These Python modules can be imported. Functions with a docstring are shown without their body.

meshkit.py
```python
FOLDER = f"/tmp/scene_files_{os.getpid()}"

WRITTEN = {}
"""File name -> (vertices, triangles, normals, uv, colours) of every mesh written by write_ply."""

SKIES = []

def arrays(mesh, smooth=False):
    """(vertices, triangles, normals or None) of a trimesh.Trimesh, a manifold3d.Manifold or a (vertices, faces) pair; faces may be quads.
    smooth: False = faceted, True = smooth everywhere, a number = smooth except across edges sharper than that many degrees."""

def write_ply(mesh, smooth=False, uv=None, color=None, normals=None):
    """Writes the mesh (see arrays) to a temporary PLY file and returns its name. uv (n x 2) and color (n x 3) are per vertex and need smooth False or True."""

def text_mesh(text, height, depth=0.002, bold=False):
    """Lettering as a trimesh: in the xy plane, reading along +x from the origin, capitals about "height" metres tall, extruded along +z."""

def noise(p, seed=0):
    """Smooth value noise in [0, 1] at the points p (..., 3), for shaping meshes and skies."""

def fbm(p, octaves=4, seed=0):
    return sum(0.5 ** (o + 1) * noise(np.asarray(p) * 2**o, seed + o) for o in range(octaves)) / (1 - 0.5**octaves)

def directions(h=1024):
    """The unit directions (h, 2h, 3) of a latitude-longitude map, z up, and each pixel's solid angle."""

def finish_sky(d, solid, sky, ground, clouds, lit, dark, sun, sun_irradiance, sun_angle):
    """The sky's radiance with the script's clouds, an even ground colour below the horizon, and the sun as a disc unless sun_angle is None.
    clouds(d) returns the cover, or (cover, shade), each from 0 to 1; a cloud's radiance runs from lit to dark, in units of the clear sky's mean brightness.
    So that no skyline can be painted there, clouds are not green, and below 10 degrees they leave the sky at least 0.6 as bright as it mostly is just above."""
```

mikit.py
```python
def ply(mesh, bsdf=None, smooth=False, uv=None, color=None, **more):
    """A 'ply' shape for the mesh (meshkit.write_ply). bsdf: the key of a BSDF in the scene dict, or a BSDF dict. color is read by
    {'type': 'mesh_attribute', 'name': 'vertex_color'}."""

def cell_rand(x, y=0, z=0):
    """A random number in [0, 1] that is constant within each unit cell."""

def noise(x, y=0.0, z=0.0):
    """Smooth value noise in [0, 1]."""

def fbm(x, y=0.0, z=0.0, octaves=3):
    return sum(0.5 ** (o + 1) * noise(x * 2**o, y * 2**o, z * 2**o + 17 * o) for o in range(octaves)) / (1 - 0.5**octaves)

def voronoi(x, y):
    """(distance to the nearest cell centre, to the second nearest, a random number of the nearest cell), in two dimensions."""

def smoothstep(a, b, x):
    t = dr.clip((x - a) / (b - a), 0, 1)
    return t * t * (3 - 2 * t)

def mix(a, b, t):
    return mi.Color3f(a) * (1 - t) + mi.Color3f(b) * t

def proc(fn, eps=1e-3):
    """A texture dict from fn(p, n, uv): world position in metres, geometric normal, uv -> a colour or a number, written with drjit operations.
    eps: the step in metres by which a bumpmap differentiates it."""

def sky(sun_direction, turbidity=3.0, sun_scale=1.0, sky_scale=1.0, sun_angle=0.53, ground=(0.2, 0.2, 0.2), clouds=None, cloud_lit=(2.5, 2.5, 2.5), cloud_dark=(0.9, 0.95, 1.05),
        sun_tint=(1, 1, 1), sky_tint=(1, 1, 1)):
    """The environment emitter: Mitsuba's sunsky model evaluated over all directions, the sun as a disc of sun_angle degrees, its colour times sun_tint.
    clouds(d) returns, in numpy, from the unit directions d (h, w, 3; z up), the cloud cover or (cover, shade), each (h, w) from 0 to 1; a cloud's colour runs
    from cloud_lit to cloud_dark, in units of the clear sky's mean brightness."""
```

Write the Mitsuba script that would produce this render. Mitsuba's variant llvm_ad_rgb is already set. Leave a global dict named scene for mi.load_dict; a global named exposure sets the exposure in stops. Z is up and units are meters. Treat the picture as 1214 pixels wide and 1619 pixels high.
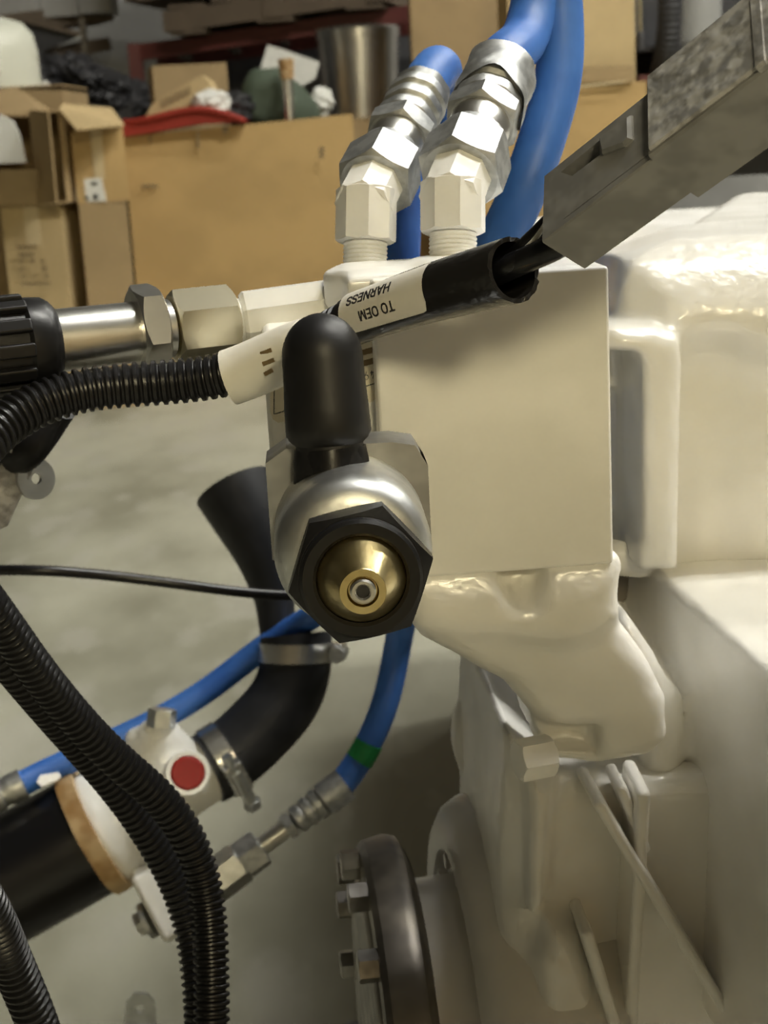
import math, random
import numpy as np, trimesh, drjit as dr, mitsuba as mi, mikit, meshkit
import manifold3d as m3
from shapely.geometry import Polygon
from scipy.interpolate import CubicSpline
from mikit import proc, fbm, noise, smoothstep, mix, cell_rand
rng = np.random.default_rng(7); random.seed(7)
T = mi.ScalarTransform4f
# ---------------------------------------------------------------- camera, light, exposure
W, H, FPX = 1214, 1619, 2430.0
CAM_H, PITCH, ROLL = 0.85, math.radians(14.0), math.radians(3.1)
C = np.array([0, 0, CAM_H])
F = np.array([0, math.cos(PITCH), -math.sin(PITCH)])
R0, U0 = np.array([1.0, 0, 0]), np.array([0, math.sin(PITCH), math.cos(PITCH)])
R = math.cos(ROLL) * R0 - math.sin(ROLL) * U0
U = math.cos(ROLL) * U0 + math.sin(ROLL) * R0
exposure = 0.85
LAMP = 95.0           # radiance of the ceiling lamps
scene, labels = {}, {}
scene['camera'] = {'type': 'thinlens', 'to_world': T().look_at(origin=C.tolist(), target=(C + F).tolist(), up=U.tolist()),
                   'fov': 2 * math.degrees(math.atan(W / 2 / FPX)), 'fov_axis': 'x', 'aperture_radius': 0.0008, 'focus_distance': 0.41,
                   'near_clip': 0.01, 'far_clip': 60.0}

# ---------------------------------------------------------------- geometry helpers
def ray(px, py):
    return F + (px - W / 2) / FPX * R - (py - H / 2) / FPX * U
def P(px, py, d):
    return C + d * ray(px, py)
def onplane(px, py, p0, n):
    r = ray(px, py); n = np.asarray(n, float)
    return C + r * (np.dot(np.asarray(p0) - C, n) / np.dot(r, n))
def PY(px, py, Y):
    return onplane(px, py, (0, Y, 0), (0, 1, 0))
def PZ(px, py, z):
    return onplane(px, py, (0, 0, z), (0, 0, 1))
YAW = math.radians(4.0)
MX, MY = np.array([math.cos(YAW), math.sin(YAW), 0]), np.array([-math.sin(YAW), math.cos(YAW), 0])
MROT = np.stack([MX, MY, [0, 0, 1.0]], 1)             # machine -> world
def PM(px, py, ym):                                    # point on the machine plane y = ym, in machine coordinates
    return onplane(px, py, MY * ym, MY) @ MROT
def toworld(m):
    m.vertices = m.vertices @ MROT.T
    return m
def unit(v):
    v = np.asarray(v, float); return v / np.linalg.norm(v)
def basis(d, ref=(0, 0, 1)):
    d = unit(d); ref = np.asarray(ref, float)
    if abs(np.dot(d, unit(ref))) > 0.97: ref = np.array([1.0, 0, 0]) if abs(d[0]) < 0.9 else np.array([0, 1.0, 0])
    a = unit(ref - d * np.dot(ref, d)); b = np.cross(d, a)
    return a, b, d
def tm(v, f):
    v = np.asarray(v, float); f = np.asarray(f, int)
    if f.shape[1] == 4: f = np.vstack([f[:, [0, 1, 2]], f[:, [0, 2, 3]]])
    return trimesh.Trimesh(v, f, process=False)
def man(m):
    if isinstance(m, trimesh.Trimesh):
        m = trimesh.Trimesh(m.vertices, m.faces, process=True)
        return m3.Manifold(m3.Mesh(np.asarray(m.vertices, np.float32), np.asarray(m.faces, np.uint32)))
    return m
def tri(m):
    if isinstance(m, trimesh.Trimesh): return m
    k = m.to_mesh(); return trimesh.Trimesh(np.array(k.vert_properties[:, :3], float), np.array(k.tri_verts, int), process=False)
def grid_faces(n, m, wrap=True):
    i, j = np.meshgrid(np.arange(n - 1), np.arange(m if wrap else m - 1), indexing='ij')
    j2 = (j + 1) % m
    return np.stack([i * m + j, i * m + j2, (i + 1) * m + j2, (i + 1) * m + j], -1).reshape(-1, 4)
def spline(pts, n):
    pts = np.asarray(pts, float); s = np.r_[0, np.cumsum(np.linalg.norm(np.diff(pts, axis=0), axis=1))]
    t = np.linspace(0, s[-1], n)
    if len(pts) == 2: return np.stack([np.interp(t, s, pts[:, k]) for k in range(3)], 1), t, s
    return CubicSpline(s, pts)(t), t, s
def tube(pts, r, n=24, rings=60, ridge=None, oval=1.0, hollow=0, jag=0):
    """A tube along a smooth curve. r: a radius or one per given point. ridge=(pitch, depth): corrugation. hollow: wall thickness of an open end."""
    if ridge:
        L = np.sum(np.linalg.norm(np.diff(np.asarray(pts, float), axis=0), axis=1)); rings = int(L / ridge[0] * 8)
    c, t, s = spline(pts, rings)
    rr = np.full(rings, r) if np.isscalar(r) else np.interp(t, s, r)
    if ridge:
        w = 0.5 + 0.5 * np.sin(2 * np.pi * t / ridge[0]); rr = rr - ridge[1] * (1 - np.clip((w - 0.2) * 2.2, 0, 1))
    d = np.gradient(c, axis=0); d /= np.linalg.norm(d, axis=1, keepdims=True)
    a = basis(d[0])[0]; A = []
    for k in range(rings):
        a = unit(a - d[k] * np.dot(a, d[k])); A.append(a)
    A = np.array(A); B = np.cross(d, A); ang = np.arange(n) * 2 * np.pi / n
    v = c[:, None] + rr[:, None, None] * (np.cos(ang)[None, :, None] * A[:, None] + oval * np.sin(ang)[None, :, None] * B[:, None])
    if jag:
        v = v + (rng.random((rings, n, 1)) - .5) * jag * (np.arange(rings)[:, None, None] == rings - 1) * d[:, None]
    if hollow:
        k = max(1.0, 0) ; vi = c[:, None] + (rr - hollow)[:, None, None] * (np.cos(ang)[None, :, None] * A[:, None] + oval * np.sin(ang)[None, :, None] * B[:, None])
        allv = np.concatenate([v, vi[::-1]], 0).reshape(-1, 3); nr = 2 * rings
        f = grid_faces(nr, n); last = (nr - 1) * n
        j = np.arange(n); j2 = (j + 1) % n
        return tm(allv, np.vstack([f, np.stack([last + j, last + j2, j2, j], 1)]))
    f = grid_faces(rings, n); f = np.vstack([f[:, [0, 1, 2]], f[:, [0, 2, 3]]]); v = v.reshape(-1, 3)
    e = len(v); v = np.vstack([v, c[0], c[-1]]); j = np.arange(n); j2 = (j + 1) % n; last = (rings - 1) * n
    return tm(v, np.vstack([f, np.stack([np.full(n, e), j2, j], 1), np.stack([np.full(n, e + 1), last + j, last + j2], 1)]))
def lathe(prof, p0, d, n=56, ref=(0, 0, 1), wobble=None):
    """prof: (along, radius) from the first to the last; ends are closed on the axis."""
    prof = np.asarray(prof, float); a, b, d = basis(d, ref); ang = np.arange(n) * 2 * np.pi / n
    rad = prof[:, 1][:, None] * np.ones(n)
    if wobble is not None: rad = rad * wobble(prof[:, 0][:, None], ang[None])
    v = np.asarray(p0) + prof[:, 0][:, None, None] * d + rad[..., None] * (np.cos(ang)[None, :, None] * a + np.sin(ang)[None, :, None] * b)
    m = len(prof); f = grid_faces(m, n); f = np.vstack([f[:, [0, 1, 2]], f[:, [0, 2, 3]]]); v = v.reshape(-1, 3); e = len(v); j = np.arange(n); j2 = (j + 1) % n
    v = np.vstack([v, np.asarray(p0) + prof[0, 0] * d, np.asarray(p0) + prof[-1, 0] * d]); last = (m - 1) * n
    out = tm(v, np.vstack([f, np.stack([np.full(n, e), j2, j], 1), np.stack([np.full(n, e + 1), last + j, last + j2], 1)]))
    return out
def ring(prof, p0, d, n=56, ref=(0, 0, 1)):
    """A closed profile (along, radius) turned about an axis, with a hole."""
    prof = np.asarray(prof, float); prof = np.vstack([prof, prof[:1]]); a, b, d = basis(d, ref); ang = np.arange(n) * 2 * np.pi / n
    v = np.asarray(p0) + prof[:, 0][:, None, None] * d + prof[:, 1][:, None, None] * (np.cos(ang)[None, :, None] * a + np.sin(ang)[None, :, None] * b)
    return tm(v.reshape(-1, 3), grid_faces(len(prof), n))
def nut(p0, d, L, Rc, n=6, rot=0.0, ch=0.12, bore=0, ref=(0, 0, 1)):
    """A chamfered hex (or n-sided) prism of corner radius Rc from p0 along d."""
    pr = m3.Manifold.cylinder(L, Rc, Rc, n).rotate([0, 0, rot])
    ri = Rc * math.cos(math.pi / n) ; c = (Rc - ri * 0.97) * 0.6
    prof = np.array([[0, -1e-6], [ri * 0.97, 0], [Rc, c], [Rc, L - c], [ri * 0.97, L], [0, L]])
    cone = m3.CrossSection([prof[:, :].tolist()]).revolve(72)
    out = pr ^ cone
    if bore: out = out - m3.Manifold.cylinder(L * 1.2, bore, bore, 40).translate([0, 0, -L * .1])
    t = tri(out); a, b, dd = basis(d, ref); t.vertices = np.asarray(p0) + t.vertices @ np.stack([a, b, dd])
    return t
def rbox(size, r=0.003, seg=10):
    s = np.asarray(size, float) / 2 - r
    sp = m3.Manifold.sphere(r, seg * 2)
    return tri(m3.Manifold.batch_hull([sp.translate([sx * s[0], sy * s[1], sz * s[2]]) for sx in (-1, 1) for sy in (-1, 1) for sz in (-1, 1)]))
def placed(m, p, ax=None, ay=None, az=None):
    if ax is not None:
        ax = unit(ax); ay = unit(np.asarray(ay) - ax * np.dot(ax, ay)); az = np.cross(ax, ay)
        m.vertices = m.vertices @ np.stack([ax, ay, az])
    m.vertices = m.vertices + np.asarray(p)
    return m
def box(lo, hi):
    return trimesh.creation.box(bounds=[np.minimum(lo, hi), np.maximum(lo, hi)])
def rot(m, deg, c=(0, 0, 0), ax=(0, 0, 1)):
    m.apply_transform(trimesh.transformations.rotation_matrix(math.radians(deg), ax, c)); return m
def bar(a, b, w, h, up=(0, 0, 1), r=0):
    """A bar from a to b, w across, h along up."""
    a, b = np.asarray(a, float), np.asarray(b, float); L = np.linalg.norm(b - a)
    m = rbox([L, w, h], r) if r else trimesh.creation.box([L, w, h])
    d = unit(b - a); s = np.cross(np.asarray(up, float), d)
    return placed(m, (a + b) / 2, d, s)
def slab(pts, vec, bevel=0):
    """A plane polygon of 3-D points (counter-clockwise or not), thickened by vec, with an optional bevel on the far (front) side."""
    pts = np.asarray(pts, float); vec = np.asarray(vec, float); n = unit(vec); o = pts[0]; a = unit(pts[1] - pts[0]); a = unit(a - n * np.dot(a, n)); b = np.cross(n, a)
    p2 = np.stack([(pts - o) @ a, (pts - o) @ b], 1); pg = Polygon(p2)
    if not pg.is_valid: pg = pg.buffer(0)
    h = np.linalg.norm(vec)
    if bevel:
        L1 = trimesh.creation.extrude_polygon(pg, h - bevel, engine='earcut')
        inn = pg.buffer(-bevel, join_style=2)
        q = np.array(pg.exterior.coords)[:-1]; qi = np.array(inn.exterior.coords)[:-1] if inn.geom_type == 'Polygon' else []
        if len(q) == len(qi):
            k = int(np.argmin(np.linalg.norm(qi - q[0], axis=1))); qi = np.roll(qi, -k, 0)
            if np.linalg.norm(qi[1] - q[1]) > np.linalg.norm(qi[-1] - q[1]): qi = np.roll(qi[::-1], 1, 0)
            N = len(q); v = np.vstack([np.c_[q, np.zeros(N)], np.c_[q, np.full(N, h - bevel)], np.c_[qi, np.full(N, h)]])
            f = []
            ccw = pg.exterior.is_ccw
            for k in (0, 1):
                for i in range(N):
                    j = (i + 1) % N; f.append([k * N + i, k * N + j, (k + 1) * N + j, (k + 1) * N + i][::1 if ccw else -1])
            f = np.array(f); f = np.vstack([f[:, [0, 1, 2]], f[:, [0, 2, 3]]])
            vb, fb = trimesh.creation.triangulate_polygon(Polygon(qi), engine='earcut')
            vb2, fb2 = trimesh.creation.triangulate_polygon(pg, engine='earcut')
            m = trimesh.util.concatenate([tm(v, f), tm(np.c_[vb, np.full(len(vb), h)], fb), tm(np.c_[vb2, np.zeros(len(vb2))], fb2[:, ::-1])])
            m.merge_vertices(); m.fix_normals()
        else: m = trimesh.creation.extrude_polygon(pg, h, engine='earcut')
    else: m = trimesh.creation.extrude_polygon(pg, h, engine='earcut')
    m.vertices = o + m.vertices @ np.stack([a, b, n])
    return m
# signed-distance casting: rounded pieces melted together with fillets
class Cast:
    def __init__(s, lo, hi, h):
        s.h = h; s.lo = np.asarray(lo, float); n = np.ceil((np.asarray(hi) - s.lo) / h).astype(int) + 1
        s.x, s.y, s.z = (s.lo[k] + h * np.arange(n[k]) for k in range(3)); s.D = np.full(tuple(n), 1.0, np.float32)
    @staticmethod
    def poly(pts, A, B):
        p = np.asarray(pts, float); q = np.roll(p, -1, 0); d = np.full(np.broadcast(A, B).shape, 9.0); s = np.ones_like(d)
        for (x0, y0), (x1, y1) in zip(p, q):
            ex, ey = x1 - x0, y1 - y0; wx, wy = A - x0, B - y0; t = np.clip((wx * ex + wy * ey) / (ex * ex + ey * ey + 1e-18), 0, 1)
            d = np.minimum(d, (wx - ex * t) ** 2 + (wy - ey * t) ** 2)
            c1, c2, c3 = B >= y0, B < y1, ex * wy > ey * wx
            s = np.where((c1 & c2 & c3) | (~c1 & ~c2 & ~c3), -s, s)
        return (s * np.sqrt(d)).astype(np.float32)
    def prism(s, pts, axis, lo, hi, r=0.004, tilt=None):
        """polygon in the other two axes, from lo to hi along axis. tilt: (slope per first, slope per second) of the lo face."""
        g = [s.x, s.y, s.z]; i, j = [k for k in range(3) if k != axis]
        sh = [[1, 1, 1] for _ in range(3)]
        for k in range(3): sh[k][k] = -1
        G = [g[k].reshape(sh[k]).astype(np.float32) for k in range(3)]
        d2 = s.poly(pts, G[i].astype(float), G[j].astype(float)); c, hh = (lo + hi) / 2, (hi - lo) / 2
        a = G[axis]
        if tilt is not None:
            off = tilt[0] * (G[i] - np.mean([p[0] for p in pts])) + tilt[1] * (G[j] - np.mean([p[1] for p in pts]))
            dy = np.maximum(lo + off - a, a - hi)
        else: dy = np.abs(a - c) - hh
        p, q = d2 + r, dy + r
        return np.sqrt(np.maximum(p, 0) ** 2 + np.maximum(q, 0) ** 2) + np.minimum(np.maximum(p, q), 0) - r
    def seg(s, a, b, ra, rb):
        a, b = np.asarray(a, float), np.asarray(b, float); X, Y, Z = s.x[:, None, None], s.y[None, :, None], s.z[None, None, :]; e = b - a; L = e @ e
        t = np.clip(((X - a[0]) * e[0] + (Y - a[1]) * e[1] + (Z - a[2]) * e[2]) / L, 0, 1).astype(np.float32)
        return (np.sqrt((X - a[0] - e[0] * t) ** 2 + (Y - a[1] - e[1] * t) ** 2 + (Z - a[2] - e[2] * t) ** 2) - (ra + (rb - ra) * t)).astype(np.float32)
    def add(s, d, k=0.006):
        h = np.clip(0.5 + 0.5 * (s.D - d) / k, 0, 1); s.D = s.D * (1 - h) + d * h - k * h * (1 - h); return s
    def cut(s, d, k=0.004):
        d = -d; h = np.clip(0.5 - 0.5 * (s.D - d) / k, 0, 1); s.D = s.D * (1 - h) + d * h + k * h * (1 - h); return s
    def rough(s, amp, freq):
        near = np.abs(s.D) < 4 * s.h; i = np.argwhere(near); p = s.lo + i * s.h
        s.D[near] += (amp * (meshkit.fbm(p * freq, 2) - .5)).astype(np.float32); return s
    def mesh(s):
        D = s.D.copy(); D[[0, -1]] = D[:, [0, -1]] = 1.0; D[:, :, [0, -1]] = 1.0
        ins = D < 0; n = np.array(D.shape)
        corners = [(a, b, c) for a in (0, 1) for b in (0, 1) for c in (0, 1)]
        sl = lambda c: tuple(slice(c[k], n[k] - 1 + c[k]) for k in range(3))
        cnt = sum(ins[sl(c)].astype(np.int8) for c in corners); act = (cnt > 0) & (cnt < 8)
        cells = np.argwhere(act); idx = np.full(act.shape, -1, np.int64); idx[act] = np.arange(len(cells))
        acc = np.zeros((len(cells), 3)); num = np.zeros(len(cells))
        for a in corners:
            for k in range(3):
                if a[k]: continue
                b = list(a); b[k] = 1
                da = D[tuple((cells + a).T)]; db = D[tuple((cells + b).T)]; cr = (da < 0) != (db < 0)
                t = np.where(cr, da / np.where(cr, da - db, 1), 0); p = np.tile(np.array(a, float), (len(cells), 1)); p[:, k] += t
                acc += np.where(cr[:, None], p, 0); num += cr
        v = s.lo + (cells + acc / num[:, None]) * s.h
        F_ = []
        for k in range(3):
            i, j = (k + 1) % 3, (k + 2) % 3
            s0 = [slice(None)] * 3; s1 = [slice(None)] * 3; s0[k] = slice(0, -1); s1[k] = slice(1, None)
            e = np.argwhere(ins[tuple(s0)] != ins[tuple(s1)]); e = e[(e[:, i] > 0) & (e[:, j] > 0) & (e[:, i] < n[i] - 1) & (e[:, j] < n[j] - 1)]
            f = []
            for di, dj in ((0, 0), (1, 0), (1, 1), (0, 1)):
                c = e.copy(); c[:, i] -= di; c[:, j] -= dj; f.append(idx[tuple(c.T)])
            f = np.stack(f, 1); flip = ~ins[tuple(e.T)]; f[flip] = f[flip][:, ::-1]; F_.append(f)
        f = np.vstack(F_); f = f[(f >= 0).all(1)]
        return tm(v, f)
# ---------------------------------------------------------------- scene helpers
def number(name):
    used = lambda k: k in scene or k in labels or any(q.startswith(k + '__') for q in scene)
    if not used(name): return name
    i = 1
    while used(f'{name}_{i:03d}'): i += 1
    return f'{name}_{i:03d}'
def thing(name, label, cat, group=None):
    k = number(name); labels[k] = {'label': label, 'category': cat}
    if group: labels[k]['group'] = group
    return k
def obj(name, mesh, mat, parent=None, smooth=32, label=None, kind=None):
    k = number(f'{parent}__{name}' if parent else name)
    scene[k] = mikit.ply(mesh, mat, smooth=smooth)
    if label or kind: labels[k] = {a: b for a, b in (('label', label), ('kind', kind)) if b}
    return k
def solo(name, mesh, mat, label, cat, group=None, smooth=32):
    k = number(name); scene[k] = mikit.ply(mesh, mat, smooth=smooth); labels[k] = {'label': label, 'category': cat}
    if group: labels[k]['group'] = group
    return k
def struct(name, mesh, mat, smooth=False):
    scene[name] = mikit.ply(mesh, mat, smooth=smooth); labels[name] = {'kind': 'structure'}
# ---------------------------------------------------------------- materials
def rgb(c): return {'type': 'rgb', 'value': list(map(float, c))}
def pr(name, color, rough=0.5, metal=0.0, bump=None, spec=0.5, coat=0.0, eps=5e-4):
    b = {'type': 'principled', 'base_color': color if isinstance(color, dict) else rgb(color), 'roughness': rough, 'metallic': metal, 'specular': spec}
    if coat: b['clearcoat'] = coat; b['clearcoat_gloss'] = 0.9
    if bump: b = {'type': 'bumpmap', 'arbitrary': proc(bump[0], eps=eps), 'scale': bump[1], 'bsdf': b}
    scene[name] = {'type': 'twosided', 'bsdf': b}
def tint(c0, c1, f, octaves=3):
    return proc(lambda p, n, uv: mix(c0, c1, smoothstep(0.3, 0.7, fbm(p.x * f, p.y * f, p.z * f, octaves))))
pr('white_paint', tint((.68, .675, .645), (.76, .755, .73), 30), 0.28, bump=(lambda p, n, uv: fbm(p.x * 420, p.y * 420, p.z * 420, 2), 0.00012), coat=0.5)
pr('cast_paint', tint((.62, .61, .57), (.73, .72, .69), 22), 0.26, bump=(lambda p, n, uv: fbm(p.x * 260, p.y * 260, p.z * 260, 3), 0.00045), coat=0.6)
pr('zinc', tint((.56, .57, .56), (.68, .69, .68), 120), 0.40, 1.0, bump=(lambda p, n, uv: fbm(p.x * 500, p.y * 500, p.z * 500, 2), 0.00006))
pr('frame_zinc', tint((.30, .305, .31), (.38, .385, .39), 120), 0.45, 1.0)
pr('steel', tint((.66, .65, .62), (.76, .75, .72), 80), 0.30, 1.0)
pr('bright_zinc', tint((.40, .41, .41), (.56, .57, .565), 260), 0.52, 1.0, bump=(lambda p, n, uv: fbm(p.x * 700, p.y * 700, p.z * 700, 2), 0.00010))
pr('yellow_zinc', (.62, .57, .42), 0.3, 1.0)
pr('dark_steel', tint((.11, .10, .09), (.22, .20, .17), 60), 0.38, 0.8)
pr('dirty_steel', tint((.16, .15, .14), (.36, .35, .33), 90), 0.3, 1.0)
pr('brass', tint((.62, .50, .24), (.72, .60, .32), 150), 0.27, 1.0, bump=(lambda p, n, uv: fbm(p.x * 900, p.y * 900, p.z * 900, 2), 0.00006))
pr('black_rubber', tint((.007, .007, .008), (.012, .012, .013), 60), 0.45, spec=.35)
pr('black_hose', tint((.010, .011, .013), (.018, .019, .022), 40), 0.5, spec=.35)
pr('black_plastic', (.008, .008, .009), 0.33, spec=.35)
pr('black_tape', (.012, .011, .010), 0.22, bump=(lambda p, n, uv: fbm(p.x * 700, p.y * 700, p.z * 700, 3), 0.0003))
pr('black_gloss', (.005, .005, .006), 0.28, spec=.4)
pr('connector_grey', tint((.16, .16, .158), (.22, .22, .217), 140), 0.42, bump=(lambda p, n, uv: fbm(p.x * 500, p.y * 300, p.z * 500, 3), 0.0002))
pr('scuffed_grey', tint((.22, .22, .225), (.46, .46, .465), 300), 0.36, bump=(lambda p, n, uv: fbm(p.x * 350, p.y * 350, p.z * 350, 4), 0.0007))
pr('blue_rubber', tint((.028, .108, .39), (.042, .14, .45), 50), 0.48)
pr('green_tape', (.01, .17, .04), 0.4)
pr('red_plastic', (.24, .008, .008), 0.45, spec=.3)
pr('label_white', (.72, .70, .64), 0.3)
pr('sticker', (.62, .57, .45), 0.4)
pr('ink', (.02, .02, .02), 0.6)
pr('ink_brown', (.16, .11, .05), 0.7)
def card(c): return tint(tuple(x * .86 for x in c), c, 6, 4)
pr('cardboard', card((.42, .285, .125)), 0.8, spec=.2)
pr('cardboard_pale', card((.45, .34, .18)), 0.8, spec=.2)
pr('cardboard_dull', card((.34, .245, .13)), 0.8, spec=.2)
pr('tape_tan', (.50, .40, .24), 0.3)
pr('red_cloth', card((.25, .022, .012)), 0.6, spec=.3)
pr('green_cloth', card((.055, .075, .05)), 0.8)
pr('paper_white', (.62, .62, .58), 0.7)
pr('bucket_white', (.60, .61, .52), 0.4)
pr('stainless', tint((.60, .59, .57), (.68, .67, .65), 9), 0.26, 1.0)
pr('rack_red', card((.085, .016, .012)), 0.5)
pr('pallet_wood', card((.085, .062, .04)), 0.8)
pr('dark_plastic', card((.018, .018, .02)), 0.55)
pr('grey_plastic', (.24, .24, .23), 0.6)
pr('opening_dark', (.055, .058, .062), 0.5)  # dark even tone for the wall in the opening
pr('plywood', card((.46, .32, .15)), 0.7)  # tan, so the unseen blocker bounces warm light
pr('rust', tint((.25, .14, .05), (.42, .30, .16), 60), 0.5)
pr('wall_paint', tint((.23, .225, .21), (.29, .285, .27), 2), 0.8)
pr('side_wall', (.10, .095, .085), 0.9)
pr('ceiling_paint', (.16, .155, .15), 0.9)
pr('bounce_wall', card((.24, .19, .12)), 0.9)  # tan tone chosen to bounce warm light
def floor_color(p, n, uv):
    a = fbm(p.x * 3.2, p.y * 1.6, 1.3, 5); b = fbm(p.x * 14, p.y * 7, 4.1, 4); c = fbm(p.x * 1.1 + 7, p.y * .7, 2.2, 3)
    col = mix((.200, .195, .145), (.375, .370, .295), smoothstep(.32, .68, a)); col = mix(col, mi.Color3f(.36, .35, .30), .55 * smoothstep(.5, .75, b))
    return mix(col, mi.Color3f(.17, .155, .12), .5 * smoothstep(.55, .75, c))
pr('concrete', proc(floor_color), 0.5, bump=(lambda p, n, uv: fbm(p.x * 40, p.y * 40, 0, 3), 0.0008))
# ---------------------------------------------------------------- the hall
X0, X1, Y0, Y1, ZC = -6.0, 6.5, -5.0, 9.0, 5.0
struct('floor', box([X0, Y0, -.1], [X1, Y1, 0]), 'concrete')
struct('ceiling', box([X0, Y0, ZC], [X1, Y1, ZC + .1]), 'ceiling_paint')
struct('wall_back', box([X0, Y1, 0], [X1, Y1 + .1, ZC]), 'wall_paint')
struct('wall_front', box([X0, Y0 - .1, 0], [X1, Y0, ZC]), 'bounce_wall')  # out of view behind the camera, warms the front faces by bounce
struct('wall_left', box([X0 - .1, Y0, 0], [X0, Y1, ZC]), 'side_wall')
struct('wall_right', box([X1, Y0, 0], [X1 + .1, Y1, ZC]), 'side_wall')
for (x, y) in [(1.6, .6), (1.9, .95), (3.9, .9), (2.3, 3.2), (4.3, 3.6), (3.8, 6.2)]:  # out of view, placed to light the tops and throw shadows left
    t = thing('unseen_strip_lamp', 'unseen long white strip lamp below the hall ceiling, placed to light the tops', 'lamp', 'unseen strip lamps under the hall ceiling')
    obj('housing', box([x - .75, y - .11, ZC - .12], [x + .75, y + .11, ZC - .02]), 'ceiling_paint', t)
    tb = tube([(x - .7, y, ZC - .17), (x + .7, y, ZC - .17)], .05, n=10, rings=4)
    k = obj('lamp_tube', tb, 'label_white', t)
    scene[k]['emitter'] = {'type': 'area', 'radiance': rgb((LAMP, LAMP * .98, LAMP * .90))}

# unseen warm lamp lighting the front faces, and an unseen blocker shading the lower casting
WARM = (1.0, .86, .52); WARM_POWER = 62.0
wl = thing('unseen_warm_lamp', 'unseen warm square lamp on a stand behind the camera, lights the front faces', 'lamp')
lq = np.array([.85, -3.5, 2.45]); lt = unit(np.array([.05, .5, .7]) - lq); ls = unit(np.cross(lt, [0, 0, 1.]))
obj('housing', placed(rbox([.56, .10, .56], .01), lq - lt * .06, ls, lt), 'dark_plastic', wl)
k = obj('lamp_glass', slab([lq + ls * a + np.cross(ls, lt) * b for a, b in ((-.25, -.25), (.25, -.25), (.25, .25), (-.25, .25))], lt * .004), 'label_white', wl, smooth=False)
scene[k]['emitter'] = {'type': 'area', 'radiance': rgb(np.array(WARM) * WARM_POWER)}
obj('stand', lathe([(0, .25), (.02, .25), (.04, .03), (2.3, .02), (2.3, .001)], (lq - lt * .06) * [1, 1, 0], (0, 0, 1)), 'dark_plastic', wl)
blocker = thing('shade_blocker', 'unseen cabinet-shaped blocker behind the camera, shades the lower casting', 'cabinet')  # unseen block, sized to keep the warm lamp off the lower casting
obj('body', placed(rbox([.62, .40, 1.06], .01), (.49, -.58, .545), (1, 0, 0), (0, 1, 0)), 'plywood', blocker)
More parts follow.
